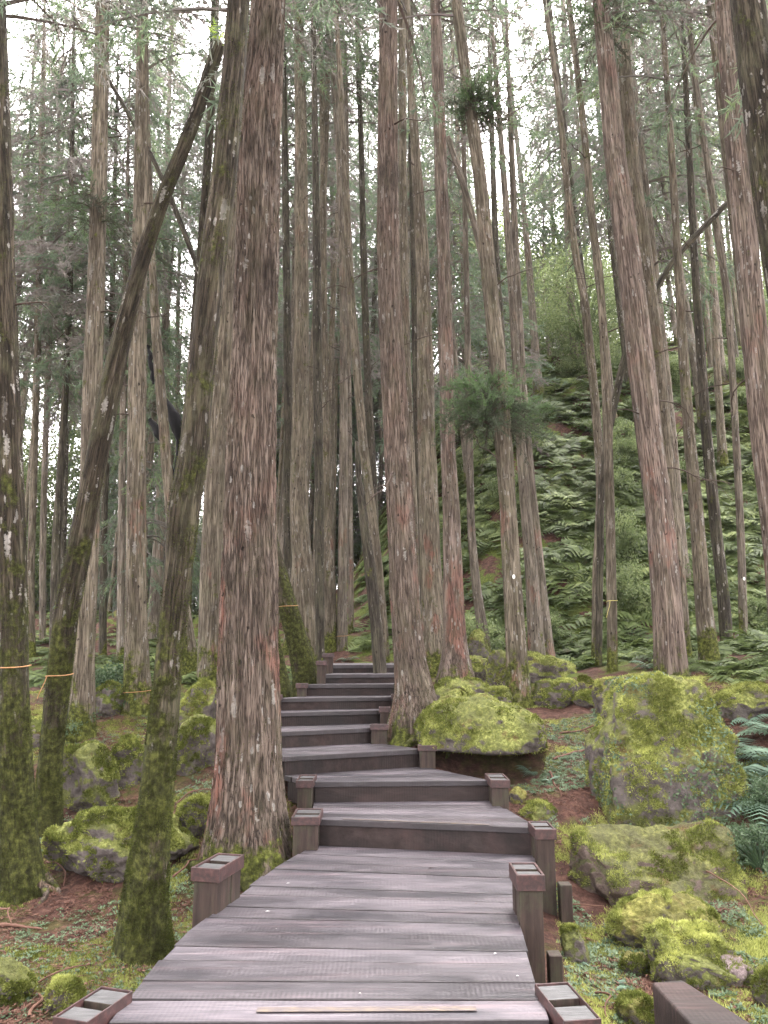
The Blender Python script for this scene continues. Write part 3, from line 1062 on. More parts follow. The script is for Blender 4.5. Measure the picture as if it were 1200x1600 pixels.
def trunk_mesh(name, axis, rad, seg, mat, base, ridge=0.0, lump=0.04, flare=0.0, seed=0, knots=0):
    n = len(axis)
    s = np.r_[0, np.cumsum(np.linalg.norm(np.diff(axis, axis=0), axis=1))]
    T = np.gradient(axis, axis=0)
    T /= np.linalg.norm(T, axis=1)[:, None]
    A = np.cross(np.array([0, 1.0, 0]), T)
    A /= np.linalg.norm(A, axis=1)[:, None]
    B = np.cross(T, A)
    th = np.arange(seg) * 2 * math.pi / seg
    TH, S = np.meshgrid(th, s)
    R = np.repeat(rad[:, None], seg, 1)
    tc = np.stack([np.cos(TH) * R, np.sin(TH) * R, S], -1)
    u3 = np.stack([np.cos(TH), np.sin(TH), S * 0], -1).reshape(-1, 3)
    sv = S.ravel()
    r0 = float(rad.mean())
    # lumps
    q = u3 * 1.3 + np.array([seed * 3.1, 0, 0]) + np.c_[sv * 0, sv * 0, sv * 1.1]
    d = fbm(q, 3, seed)
    d = (d - np.repeat(d.reshape(n, seg).mean(1), seg)) * lump * 0.8 * R.ravel()
    cx1 = (d * np.cos(TH.ravel())).reshape(n, seg).mean(1) * 2
    cx2 = (d * np.sin(TH.ravel())).reshape(n, seg).mean(1) * 2
    d = d - np.repeat(cx1, seg) * np.cos(TH.ravel()) - np.repeat(cx2, seg) * np.sin(TH.ravel())
    q2 = u3 * (2.5 * r0 / 0.15) + np.c_[sv * 0, sv * 0, sv * 3.0] + seed
    d += fbm(q2, 3, seed + 5) * lump * 0.35 * r0
    if ridge > 0:
        qr = u3 * (R.ravel()[:, None] * 26) + np.c_[sv * 0, sv * 0, sv * 1.6] + fbm(u3 * 3 + np.c_[sv * 0, sv * 0, sv], 2, 3)[:, None] * 0.6
        rr = 1 - np.abs(fbm(qr, 4, seed + 11, 0.6)) * 2.0
        d += rr * ridge
        qf = u3 * (R.ravel()[:, None] * 70) + np.c_[sv * 0, sv * 0, sv * 9.0]
        d += fbm(qf, 2, seed + 31) * ridge * 0.45
    if flare > 0:
        fl = np.exp(-sv / 0.28)
        d += flare * fl * (0.35 + 0.65 * (0.5 + 0.5 * np.cos(TH.ravel() * 5 + seed)) ** 2 + 0.3 * fbm(u3 * 2 + seed, 2, 4))
    if knots:
        g = np.random.default_rng(seed + 99)
        for _ in range(knots):
            t0, s0 = g.random() * 2 * math.pi, g.uniform(0.5, s[-1])
            dt = (TH.ravel() - t0 + math.pi) % (2 * math.pi) - math.pi
            dd = ((dt * R.ravel()) ** 2 + (sv - s0) ** 2) / 0.018 ** 2
            d += 0.014 * np.exp(-dd / 2) - 0.009 * np.exp(-dd * 2)
    Rr = (R.ravel() + d).reshape(n, seg)
    V = axis[:, None, :] + Rr[..., None] * (np.cos(TH)[..., None] * A[:, None, :] + np.sin(TH)[..., None] * B[:, None, :])
    V = V - np.asarray(base)
    i = np.arange(n - 1)[:, None] * seg
    j = np.arange(seg)[None, :]
    Fq = np.stack([i + j, i + (j + 1) % seg, i + seg + (j + 1) % seg, i + seg + j], -1).reshape(-1, 4)
    VV = V.reshape(-1, 3)
    top = np.arange(seg)[None, :] + (n - 1) * seg
    hg = np.maximum(VV[:, 2], 0)
    me = np_mesh(name, VV, [(Fq, 0), (top, 0)], [mat], True, {'tc': ('FLOAT_VECTOR', tc.reshape(-1, 3)), 'hgt': ('FLOAT', hg)})
    return me, VV, Fq, hg


def fuzz(V, F, n, length, mat, keep=None, name='moss', clump=0.55, seed=3):
    """short moss shoots standing on a surface"""
    g = np.random.default_rng(seed)
    a, b, c, d = (V[F[:, k]] for k in (0, 1, 2, 3 if F.shape[1] > 3 else 2))
    N = np.cross(c - a, (d if F.shape[1] > 3 else b) - b) if F.shape[1] > 3 else np.cross(b - a, c - a)
    if F.shape[1] > 3:
        N = np.cross(c - a, d - b)
    A = np.linalg.norm(N, axis=1) + 1e-12
    Nn = N / A[:, None]
    cen = (a + b + c + d) / 4 if F.shape[1] > 3 else (a + b + c) / 3
    w = A.copy()
    if keep is not None:
        w = w * keep(cen, Nn)
    cn = fbm(cen * 5 + seed, 4, seed, 0.6)
    w *= np.clip(cn * 2.2 + clump, 0, 1)
    if w.sum() <= 0:
        return None
    idx = g.choice(len(F), n, p=w / w.sum())
    u, v = g.random(n)[:, None], g.random(n)[:, None]
    if F.shape[1] > 3:
        P = (a[idx] * (1 - u) + b[idx] * u) * (1 - v) + (d[idx] * (1 - u) + c[idx] * u) * v
    else:
        fl = (u + v) > 1
        u = np.where(fl, 1 - u, u)
        v = np.where(fl, 1 - v, v)
        P = a[idx] + (b[idx] - a[idx]) * u + (c[idx] - a[idx]) * v
    D = Nn[idx] + g.normal(0, 0.55, (n, 3)) + np.array([0, 0, 0.25])
    tone = np.clip(0.5 + 0.30 * fbm(P * 3.5, 3, seed + 2) + 0.28 * fbm(P * 16, 2, seed + 4) + g.normal(0, 0.12, n), 0.02, 1)
    VV, FF, RR = ribbons(P - Nn[idx] * 0.003, D, g.uniform(0.5, 1.3, n) * length, g.uniform(0.25, 0.5, n) * length, tone)
    mb = MB()
    mb.add(VV, FF, RR)
    return mb.mesh(name, [mat])


CROWNS = {}


def get_crown(kind, variant):
    key = (kind, variant)
    if key not in CROWNS:
        sd = 100 + variant * 7 + hash(kind) % 1 + {'tall': 0, 'high': 50, 'low': 90, 'leafy': 130, 'bush': 170, 'shrub': 210}[kind]
        if kind == 'tall':
            CROWNS[key] = conifer_crown(13.0, 2.6, 110, 16, 31, 0.15, 0.023, 0.6, sd, dead=0.55, twl=0.65)
        elif kind == 'high':
            CROWNS[key] = conifer_crown(6.0, 1.9, 46, 12, 22, 0.12, 0.02, 0.45, sd, dead=0.3, twl=0.5)
        elif kind == 'low':
            CROWNS[key] = conifer_crown(8.0, 2.3, 110, 15, 30, 0.14, 0.024, 0.5, sd, dead=0.25, twl=0.6)
        elif kind == 'leafy':
            CROWNS[key] = leafy_crown(2.4, 2.4, 2.6, 15000, 0.12, sd, 46)
        elif kind == 'shrub':
            CROWNS[key] = leafy_crown(0.6, 0.6, 0.42, 2600, 0.06, sd, 26, 'broad')
        elif kind == 'bush':
            CROWNS[key] = leafy_crown(0.55, 0.55, 0.4, 2600, 0.055, sd, 22, 'herb')
    return CROWNS[key]


TREES = {}   # key -> (empty, base, axis, radii)
vcount = [0]


def tree(key, mat, pts, label, depth=None, crown='high', seg=None, ridge=0.0, flare=0.05, group=None, twigs=0, moss=0, cat='tree', top=None, tilt_y=0.0, knots=0, lump=0.07, name='cedar_tree', crown_at=None):
    seed = len(TREES) + 1
    x0, y0, w0 = pts[0]
    Yd = hit(x0, y0) if depth is None else depth
    rows = []
    for px, py, w in pts:
        w = w * (0.87 if mat == 'mossy' else 0.95)
        p, t = at_y(px, py, Yd)
        rows.append([*p, w * t / F_PX / 2])
    rows = np.array(rows)
    g = tz(rows[0][0], Yd)
    base = np.array([rows[0][0], Yd, g])
    if abs(rows[0][2] - g) > 0.02 and (depth is not None or rows[0][2] - g > 0.02):
        if rows[0][2] > g:      # hidden foot: run on down to the ground
            r = rows[0].copy()
            r[2] = g
            rows = np.vstack([r, rows])
    sink = rows[0].copy()
    sink[2] -= 0.18
    sink[3] *= 1.08
    rows = np.vstack([sink, rows])
    # run on above the picture
    if top is None:
        d = rows[-1][:3] - rows[-2][:3]
        d /= d[2]
        d[0] = np.clip(d[0], -0.3, 0.3)
        Htop = max(rows[-1][2] + 5.0, g + 13.0)
        r_end = max(0.02, rows[-1][3] * 0.30)
        for f in (0.35, 0.7, 1.0):
            zz = rows[-1][2] if f == 0.35 else None
        z0 = rows[-1][2]
        last = rows[-1].copy()
        for f in (0.4, 1.0):
            nr = last.copy()
            nr[:3] = last[:3] + d * (Htop - z0) * f
            nr[3] = last[3] * (1 - f) + r_end * f
            rows = np.vstack([rows, nr])
    hgt_t = rows[-1][2] - rows[0][2]
    dens = 14 if Yd < 8 else (9 if Yd < 13 else 5)
    if ridge > 0:
        dens = 40
    n = int(np.clip(hgt_t * dens, 30, 620))
    ax = smooth_poly(rows, n)
    axis, rad = ax[:, :3].copy(), np.maximum(ax[:, 3], 0.008)
    axis[:, 1] += tilt_y * (axis[:, 2] - g)
    if seg is None:
        seg = 64 if Yd < 8 else (36 if Yd < 13 else 18)
    root = link(name, None, None, base)
    tag(root, label, cat, group)
    me, VV, Fq, hg = trunk_mesh('trunk', axis, rad, seg, M[mat], base, ridge, lump, flare * rad[2] / 0.15, seed, knots)
    tr = link('trunk', me, root)
    if crown:
        cz = rows[-1][2] - g
        ch = 6.0 if crown == 'high' else 13.0
        vcount[0] += 1
        cm = get_crown(crown, vcount[0] % 4)
        tp = axis[-1] - base
        c = link('crown', cm, root)
        zb = tp[2] - ch + 0.6 if crown_at is None else crown_at
        k = int(np.argmin(abs(axis[:, 2] - base[2] - zb)))
        c.location = (axis[k][0] - base[0], axis[k][1] - base[1], zb)
        dxy = (tp - (axis[k] - base))
        c.rotation_euler = (0, math.atan2(dxy[0], max(0.5, dxy[2])), random.random() * 0.0)
    if moss:
        fm = fuzz(VV, Fq, moss, 0.016, M['mossblade_dark'], keep=lambda c_, n_: np.clip(1.15 - c_[:, 2] / 3.2, 0.1, 1) * (c_[:, 2] < 7), seed=seed)
        if fm:
            link('moss', fm, root)
    gg = np.random.default_rng(seed)
    for k in range(twigs):
        zt_ = gg.uniform(0.25, 0.97) * min(rows[-1][2] - g, 1.45 + Yd * 0.95 - g)
        kk = int(np.argmin(abs(axis[:, 2] - g - zt_)))
        p0 = axis[kk] - base
        a = gg.uniform(0, 2 * math.pi)
        L = gg.uniform(0.3, 1.3)
        dd = np.array([math.cos(a), math.sin(a) * 0.6, gg.uniform(-0.35, 0.5)])
        ppts = [p0]
        cur = p0.copy()
        dv = dd.copy()
        for q_ in range(7):
            dv = dv + gg.normal(0, 0.16, 3) + np.array([0, 0, -0.06])
            cur = cur + dv / np.linalg.norm(dv) * L / 7
            ppts.append(cur.copy())
        mb = MB()
        mb.tube(ppts, np.linspace(0.013, 0.003, 8), 5)
        for q_ in range(2):
            i_ = gg.integers(3, 7)
            d2 = dv + gg.normal(0, 0.6, 3)
            mb.tube([ppts[i_], ppts[i_] + d2 / np.linalg.norm(d2) * L * 0.2, ppts[i_] + d2 / np.linalg.norm(d2) * L * 0.36 + np.array([0, 0, -0.03])], [0.006, 0.004, 0.002], 4)
        link('branch', mb.mesh('branch', [M['twig']], True), root)
    TREES[key] = (root, base, axis, rad)
    return root


# ---- traced trees: (pixel x, pixel y, pixel width) from the foot upwards
tree('T1', 'mossy', [(38, 1402, 76), (30, 1300, 60), (24, 1150, 52), (20, 1000, 50), (17, 800, 48), (12, 620, 42), (5, 420, 40), (0, 220, 36), (-8, 0, 36)],
     'mossy brown cedar cut by the left edge, orange twine round its trunk', moss=16000, flare=0.06, twigs=2, knots=10, lump=0.1)
tree('T2', 'mossy', [(76, 1302, 48), (78, 1200, 42), (90, 1080, 41), (106, 950, 41), (135, 800, 40), (158, 680, 39), (187, 540, 34), (224, 400, 28), (262, 290, 25), (299, 200, 24), (342, 70, 24)],
     'long mossy leaning trunk whose broken top rests against another tree', crown=None, moss=14000, flare=0.03, top=1, lump=0.1, knots=8)
tree('T4', 'mossy', [(224, 1492, 100), (228, 1400, 76), (238, 1300, 63), (249, 1200, 58), (258, 1100, 54), (267, 1000, 48), (278, 900, 48), (288, 800, 54), (303, 700, 50), (312, 600, 47), (322, 500, 49), (333, 400, 48), (348, 300, 46), (357, 200, 44), (366, 100, 42), (373, 0, 37)],
     'thick mossy leaning tree beside the boardwalk, green moss round its red foot', moss=30000, flare=0.05, lump=0.12, knots=14, seg=84)
tree('T6', 'red', [(386, 1345, 132), (386, 1290, 120), (388, 1200, 107), (389, 1100, 101), (388, 1000, 94), (390, 900, 88), (391, 800, 82), (394, 650, 75), (399, 500, 70), (403, 350, 67), (406, 200, 66), (415, 80, 56), (420, 0, 52)],
     'largest cedar, broad straight trunk with red fibrous ridged bark left of the steps', moss=9000, ridge=0.013, seg=300, flare=0.10, lump=0.035)
tree('T19', 'red', [(650, 1122, 78), (647, 1080, 62), (640, 1030, 52), (633, 950, 47), (626, 800, 44), (618, 650, 42), (610, 500, 38), (606, 350, 35), (606, 200, 32), (607, 0, 29)],
     'red-barked cedar with mossy flared foot standing right of the steps by the flat overhanging boulder', ridge=0.0055, seg=140, flare=0.09, twigs=3, depth=8.6, moss=7000, lump=0.05)
tree('T3', 'pale', [(127, 1152, 44), (130, 1060, 36), (132, 1000, 34), (138, 850, 32), (143, 650, 31), (150, 450, 28), (155, 250, 25), (161, 0, 21)],
     'straight pale-flecked trunk on the left just behind the long leaning mossy trunk', moss=4000, flare=0.04, twigs=4)
tree('T5', 'pale', [(216, 1112, 48), (214, 1040, 40), (213, 950, 33), (213, 800, 31), (214, 600, 29), (218, 400, 24), (221, 200, 21), (223, 0, 19)],
     'straight speckled trunk with green mossy flared foot, left of the thick leaning tree', moss=5000, flare=0.07, twigs=4)
tree('T7', 'pale', [(328, 1060, 40), (329, 900, 35), (336, 750, 33), (348, 550, 30), (358, 350, 26), (370, 150, 24), (378, 0, 22)],
     'pale trunk half hidden between the thick mossy leaning tree and the largest red cedar', depth=11.5, twigs=2)
tree('T8', 'mossy', [(290, 1045, 18), (296, 700, 16), (305, 500, 15), (315, 380, 15), (328, 200, 15), (337, 0, 15)],
     'thin mossy stem hugging the left side of the thick mossy leaning tree high up', depth=13)
tree('T9', 'mossy', [(478, 1060, 46), (464, 1000, 38), (447, 940, 34), (425, 860, 30), (408, 760, 27), (401, 600, 25), (401, 300, 22), (404, 0, 18)],
     'green moss covered trunk leaning out from behind the largest red cedar beside the upper steps', depth=10.6, moss=12000, flare=0.04)
tree('T10', 'mossy', [(444, 1086, 30), (434, 1040, 27), (420, 960, 24), (405, 860, 22), (398, 700, 20), (396, 300, 17), (398, 0, 14)],
     'low mossy leaning trunk foot squeezed between the largest red cedar and the step posts', depth=9.6, moss=6000)
tree('T11', 'pale', [(478, 1015, 34), (474, 900, 33), (467, 800, 30), (470, 600, 26), (471, 400, 23), (470, 200, 20), (466, 0, 14)],
     'stout pale reddish trunk rising just right of the largest cedar', depth=15, twigs=3)
tree('T12', 'dark', [(452, 1010, 15), (450, 800, 15), (450, 600, 14), (446, 300, 11), (443, 100, 9)],
     'thin dark trunk grazing the right edge of the largest cedar', depth=17)
tree('T13', 'dark', [(500, 1032, 15), (499, 800, 15), (496, 600, 15), (495, 400, 13), (492, 200, 10), (489, 0, 8)],
     'slim dark green-black trunk right of the stout pale trunk behind the step posts', depth=14, twigs=4)
tree('T14', 'pale', [(515, 1032, 25), (514, 900, 21), (511, 800, 16), (508, 600, 11), (505, 300, 9), (502, 100, 8)],
     'tapering blotched trunk above the topmost step posts', depth=16, twigs=3)
tree('T15', 'far', [(534, 1036, 19), (535, 900, 16), (537, 700, 14), (535, 400, 11), (527, 200, 10), (513, 0, 9)],
     'slender tan trunk with a loop of twine low down, behind the top of the steps', depth=16, twigs=2)
tree('T16', 'pale', [(601, 1036, 18), (592, 900, 16), (581, 800, 15), (568, 700, 15), (555, 550, 14), (546, 420, 13), (538, 250, 12), (530, 100, 9), (524, 0, 8)],
     'curving slender mossy trunk crossing behind the dark leaning pole at the top of the steps', depth=13.5, twigs=3)
tree('T17', 'dark', [(595, 1066, 24), (588, 980, 20), (577, 880, 18), (566, 800, 13), (560, 740, 9), (557, 690, 5)],
     'dark bare leaning stem planted on the upper steps left of the red-barked cedar', depth=10.3, crown=None, top=1, flare=0.0)
tree('T18', 'dark', [(590, 1012, 14), (585, 780, 12), (575, 600, 12), (568, 400, 11), (565, 250, 9), (560, 100, 8)],
     'thin dark stem between the curving trunk and the red-barked cedar', depth=17, twigs=3)
tree('T18b', 'far', [(549, 1020, 10), (546, 700, 9), (543, 400, 8), (541, 200, 8), (540, 68, 5)],
     'thin grey snag with a snapped dark tip near the top centre', depth=17, crown=None, top=1, twigs=5, name='dead_snag')
tree('T20', 'pale', [(650, 1005, 18), (645, 800, 16), (636, 600, 15), (631, 400, 14), (629, 200, 13), (628, 0, 12)],
     'pale slim trunk showing along the right edge of the red-barked cedar', depth=15)
tree('T21', 'dark', [(660, 1000, 15), (653, 700, 14), (647, 400, 12), (643, 200, 11), (641, 0, 10)],
     'slim dark mossy trunk, second one right of the red-barked cedar', depth=16.5, twigs=2)
tree('T22', 'pale', [(680, 1028, 50), (677, 950, 38), (672, 860, 34), (667, 700, 30), (664, 550, 26), (660, 400, 22), (650, 250, 16), (642, 120, 12), (636, 0, 10)],
     'grey-brown trunk with a broad foot close behind and left of the pink-striped cedar', depth=13.2, flare=0.06, twigs=3)
tree('T23', 'rosy', [(712, 1060, 54), (711, 1010, 40), (709, 950, 34), (705, 800, 28), (700, 700, 25), (697, 550, 23), (693, 400, 21), (687, 200, 20), (680, 0, 17)],
     'pink-striped flaking cedar with spreading mossy roots above the low boulders right of centre', depth=11.4, flare=0.13, twigs=3, moss=3000)
tree('T24', 'far', [(757, 1008, 20), (745, 920, 15), (736, 820, 13), (732, 600, 11), (728, 400, 9), (724, 200, 8)],
     'thin curved trunk leaning left out of the ferns right of the pink-striped cedar', depth=14.3)
tree('T25', 'pale', [(810, 1100, 46), (808, 1050, 37), (803, 950, 31), (794, 800, 28), (786, 680, 28), (776, 550, 27), (763, 420, 25), (750, 280, 22), (732, 150, 19), (713, 0, 17)],
     'cedar wearing two collars of dark green foliage, rising behind the flat overhanging boulder', flare=0.035, twigs=3, moss=2500, knots=6)
tree('T26', 'far', [(838, 1022, 28), (831, 900, 21), (820, 780, 18), (808, 600, 14), (798, 420, 13), (785, 250, 10)],
     'grey trunk close behind and right of the tree with foliage collars', depth=13.6)
tree('T27', 'far', [(853, 1028, 30), (843, 900, 19), (829, 750, 15), (815, 580, 14), (806, 400, 12), (800, 250, 10)],
     'grey trunk with widening foot, second one right of the tree with foliage collars', depth=14, crown=None)
tree('T28', 'dark', [(800, 900, 14), (785, 560, 13), (775, 400, 11), (770, 250, 9), (765, 100, 8), (770, 0, 6)],
     'dark forked thin tree seen against the white sky right of the upper foliage collar', depth=18, crown=None, twigs=7)
tree('T29', 'pale', [(931, 1056, 15), (932, 900, 13), (938, 760, 13), (929, 620, 14), (915, 480, 12), (900, 400, 12), (885, 280, 11), (872, 150, 9), (855, 30, 7)],
     'thin left leaning trunk of the crossing pair below the white sky opening', depth=13, crown=None, twigs=4)
tree('T30', 'pale', [(957, 1074, 18), (956, 950, 16), (953, 800, 15), (947, 600, 15), (937, 430, 12), (926, 350, 12), (915, 230, 11), (903, 120, 10), (888, 0, 9)],
     'straighter right trunk of the crossing pair, ending just left of the great mossy boulder', depth=11.5, crown=None, twigs=3)
tree('T31', 'rosy', [(1050, 1066, 52), (1042, 950, 47), (1030, 800, 44), (1014, 680, 42), (1000, 550, 42), (982, 400, 38), (962, 250, 34), (950, 120, 30), (938, 0, 26)],
     'stout pink and white flecked cedar leaning left behind the great mossy boulder', depth=10.2, twigs=3, lump=0.05)
tree('T32', 'pale', [(1066, 1058, 34), (1056, 900, 30), (1042, 750, 28), (1027, 580, 27), (1006, 400, 27), (990, 280, 26), (978, 150, 25), (966, 0, 22)],
     'pale cedar pressed close behind the right side of the stout pink flecked cedar', depth=11.6, twigs=2)
tree('T33', 'pale', [(1113, 1076, 36), (1105, 1000, 30), (1097, 920, 25), (1088, 800, 22), (1077, 680, 18), (1068, 560, 16), (1060, 420, 13), (1050, 250, 11), (1040, 100, 9)],
     'left leaning brown trunk above the right end of the great mossy boulder', depth=10.9, twigs=4)
tree('T34', 'dark', [(1137, 1030, 21), (1130, 930, 19), (1118, 820, 18), (1104, 680, 17), (1094, 540, 14), (1085, 400, 12), (1075, 200, 10)],
     'dark mossy trunk standing among the ferns on the right slope', depth=13.5, twigs=4)
tree('T35', 'far', [(1163, 1058, 15), (1158, 850, 12), (1148, 650, 11), (1138, 480, 11), (1122, 370, 11), (1100, 220, 10), (1083, 100, 9), (1075, 0, 8)],
     'thin wavy trunk with a pale spot near the right edge', depth=12.5, twigs=6)
tree('T36', 'rosy', [(1240, 1080, 60), (1218, 850, 50), (1197, 700, 44), (1181, 550, 40), (1168, 400, 37), (1152, 250, 32), (1138, 100, 27), (1130, 0, 25)],
     'rust-red flaking trunk leaving the picture at the right edge', depth=8.6, twigs=3)
tree('T37', 'pale', [(1228, 1000, 26), (1190, 700, 22), (1157, 420, 19), (1138, 250, 18), (1124, 120, 16), (1110, 0, 15)],
     'darker slim trunk just left of the rust-red trunk at upper right', depth=11, twigs=3)
tree('T38', 'mossy', [(1430, 1330, 110), (1340, 900, 92), (1275, 650, 82), (1226, 400, 74), (1196, 200, 66), (1168, 0, 54)],
     'thick dark mossy trunk filling the top right corner', depth=6.2, twigs=0, moss=8000, lump=0.1)
for key, mat, pts, dep, lab in [
    ('B1', 'pale', [(50, 1035, 13), (48, 900, 12), (57, 600, 11), (62, 400, 10), (66, 200, 9)], 17, 'slim pale trunk nearest the left edge tree, in the background on the left'),
    ('B2', 'far', [(66, 1045, 11), (68, 800, 10), (78, 500, 9), (88, 300, 8)], 19, 'thin grey trunk second from the left edge tree in the background'),
    ('B3', 'dark', [(84, 1052, 16), (88, 850, 14), (100, 650, 11), (108, 480, 10), (112, 250, 8)], 16, 'dark green-black trunk between the left edge tree and the long leaning one'),
    ('B4', 'dark', [(160, 1048, 13), (163, 800, 11), (172, 600, 9), (178, 350, 8)], 17, 'thin brown trunk just right of the straight pale-flecked trunk'),
    ('B5', 'far', [(188, 1044, 13), (190, 800, 12), (193, 600, 10), (197, 400, 8)], 16, 'thin grey trunk just left of the mossy-footed speckled trunk'),
    ('B6', 'pale', [(300, 1064, 30), (288, 960, 22), (268, 810, 17), (257, 680, 17), (246, 550, 16), (238, 420, 12), (232, 250, 9), (228, 100, 8)], 12.5, 'slightly left leaning trunk passing in front of the blackened broken limb'),
]:
    tree(key, mat, pts, lab, depth=dep, twigs=3 if key != 'B6' else 2, crown='high' if key == 'B6' else 'tall', crown_at=None if key == 'B6' else 6.5)


# ---- leaning dead stems
def stem(pts, depth, mat, label, name, cat, taper=True, ends=None):
    rows = []
    for k, (px, py, w) in enumerate(pts):
        d_ = depth if np.isscalar(depth) else depth[0] + (depth[1] - depth[0]) * k / (len(pts) - 1)
        p, t = at_y(px, py, d_)
        rows.append([*p, w * t / F_PX / 2])
    rows = np.array(rows)
    ax = smooth_poly(rows, 60)
    base = ax[0, :3]
    me, *_ = trunk_mesh(name, ax[:, :3], np.maximum(ax[:, 3], 0.005), 12, M[mat], base, 0, 0.12, 0, len(pts))
    o = link(name, me, None, base)
    tag(o, label, cat)
    return o, ax


stem([(366, 1020, 11), (358, 700, 10), (345, 560, 9), (322, 460, 8), (300, 395, 8), (272, 322, 8), (240, 250, 7), (205, 185, 7), (170, 125, 6), (112, 20, 5)], 12.2, 'dark',
     'thin dark dead stem slanting up to the left behind the leaning mossy trunks', 'dead_tree', 'dead tree')
stem([(935, 1040, 11), (940, 760, 11), (957, 645, 11), (977, 555, 11), (1015, 475, 11), (1035, 435, 10), (1060, 397, 10), (1135, 318, 9)], 12.2, 'dark',
     'thin dark dead stem slanting up to the right behind the stout pink flecked cedar', 'dead_tree', 'dead tree')
stem([(775, 560, 10), (760, 440, 10), (745, 365, 10), (724, 290, 10), (700, 215, 9)], 12.4, 'far',
     'short grey leaning limb left of the trunk between the two foliage collars', 'dead_limb', 'branch')
bl = MB()
for ppts, rr in (([(233, 655), (246, 672), (258, 700), (270, 745)], [7, 13, 11, 6]), ([(232, 540), (236, 570), (240, 600)], [5, 7, 4]), ([(258, 622), (268, 645), (278, 668), (279, 690), (274, 745), (272, 900), (272, 1045)], [7, 18, 20, 11, 9, 12, 15])):
    W3 = [at_y(x, y, 13.2) for x, y in ppts]
    ax = smooth_poly(np.array([[*w[0], r * w[1] / F_PX / 2] for w, r in zip(W3, rr)]), 24)
    ax[:, 0] += fbm(np.c_[ax[:, 2] * 9, ax[:, 0] * 0, ax[:, 0] * 0], 2, 4) * 0.02
    bl.tube(ax[:, :3], ax[:, 3] * (1 + 0.3 * fbm(np.c_[ax[:, 2] * 14, ax[:, 0] * 0, ax[:, 0] * 0], 2, 8)), 10)
b0 = at_y(272, 1045, 13.2)[0]
o = link('blackened_limb', bl.mesh('blackened_limb', [M['black_wood']], True, origin=b0), None, b0)
tag(o, 'pitch black broken forked limb in the background left of the thick mossy leaning tree', 'branch')

# ---- foliage collars on T25
def collar(px, py, rad, hh, n, seed, up, parent_key):
    root, base, axis, rad_ = TREES[parent_key]
    Yd = base[1]
    c0, t = at_y(px, py, Yd)
    g = np.random.default_rng(seed)
    mb = MB()
    VP, VD, VR = [], [], []
    for i in range(n):
        a = g.random() * 2 * math.pi
        el = g.uniform(-0.35, 0.75)
        d = np.array([math.cos(a) * math.cos(el), math.sin(a) * math.cos(el), math.sin(el)])
        L = rad * g.uniform(0.35, 1.1)
        c = c0 + np.array([0, 0, g.uniform(-0.30, 0.22)])
        el = el * 0.8
        tt = np.linspace(0, 1, 5)
        pts = c + d * (L * tt)[:, None] + np.array([0, 0, -1]) * (L * 0.45 * tt ** 2)[:, None]
        mb.tube(pts, np.linspace(0.006, 0.0015, 5), 3, 0.02)
        for k in range(9):
            s = g.uniform(0.2, 1)
            p0 = c + d * L * s + np.array([0, 0, -L * 0.45 * s * s])
            dv = d * 0.8 + g.normal(0, 0.5, 3)
            dv /= np.linalg.norm(dv)
            l2 = g.uniform(0.08, 0.2)
            ss = g.random(26)
            VP.append(p0 + dv * (l2 * ss)[:, None])
            VD.append(dv * 0.8 + g.normal(0, 0.5, (26, 3)))
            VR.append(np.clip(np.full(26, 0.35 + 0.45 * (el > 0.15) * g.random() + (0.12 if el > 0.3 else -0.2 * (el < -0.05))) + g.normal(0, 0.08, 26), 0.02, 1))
    P = np.concatenate(VP)
    V, F_, R_ = ribbons(P, np.concatenate(VD), g.uniform(0.03, 0.06, len(P)), g.uniform(0.006, 0.011, len(P)), np.concatenate(VR))
    mb.add(V, F_, R_)
    o = link('foliage_collar', mb.mesh('foliage_collar', [M['needle_live']], origin=base), root)


collar(764, 632, 0.80, 0.5, 125, 5, 0.3, 'T25')
collar(745, 160, 0.52, 0.5, 60, 6, 0.3, 'T25')
collar(815, 655, 0.75, 0.5, 46, 16, 0.0, 'T26')
collar(940, 30, 0.7, 0.5, 30, 17, 0.0, 'T31')
collar(148, 330, 0.9, 0.5, 30, 18, 0.0, 'T3')

# ------------------------------------------------------------------ twine loops
def twine(key, py, label, tail=0.0, yellow=False, w=0.006, sag=0.02):
    root, base, axis, rad = TREES[key]
    zt_ = at_y(0, py, base[1])[0][2]
    k = int(np.argmin(abs(axis[:, 2] - zt_)))
    c, r = axis[k], rad[k] * 1.09 + 0.004
    pts = []
    for i in range(41):
        a = i / 40 * 2 * math.pi
        pts.append((c[0] + r * math.cos(a), c[1] + r * math.sin(a), c[2] + 0.12 * r * math.cos(a) + sag * math.sin(a * 2) * 0.3))
    mb = MB()
    mb.tube(pts, w, 6)
    if tail:
        x0, y0, z0 = c[0] - r * 0.55, c[1] - r * 0.9, c[2]
        mb.tube([(x0, y0, z0), (x0 - 0.015, y0 - 0.012, z0 - tail * 0.3), (x0 - 0.05, y0 - 0.01, z0 - tail * 0.7), (x0 - 0.07, y0 - 0.01, z0 - tail)], w * 0.8, 6)
    o = link('twine_loop', mb.mesh('twine_loop', [M['twine_y' if yellow else 'twine']], True, origin=c), None, c)
    tag(o, label, 'twine', 'twine loops tied round trunks')


twine('T1', 1042, 'orange twine loop round the mossy tree at the left edge', 0.0, w=0.0045)
twine('T2', 1055, 'orange twine loop with a hanging tail on the long leaning mossy trunk', 0.2, w=0.0045)
twine('T9', 950, 'orange twine loop on the moss covered trunk leaning from behind the largest cedar', 0, w=0.004)
twine('T5', 1085, 'thin dull twine loop round the mossy foot of the speckled trunk on the left', 0, w=0.0035)
twine('T15', 992, 'thin orange twine loop low on the slender tan trunk behind the steps', 0, w=0.0045)
twine('T30', 938, 'yellowish twine loop round the straight thin trunk left of the stout pink flecked cedar', 0.25, True, w=0.004)


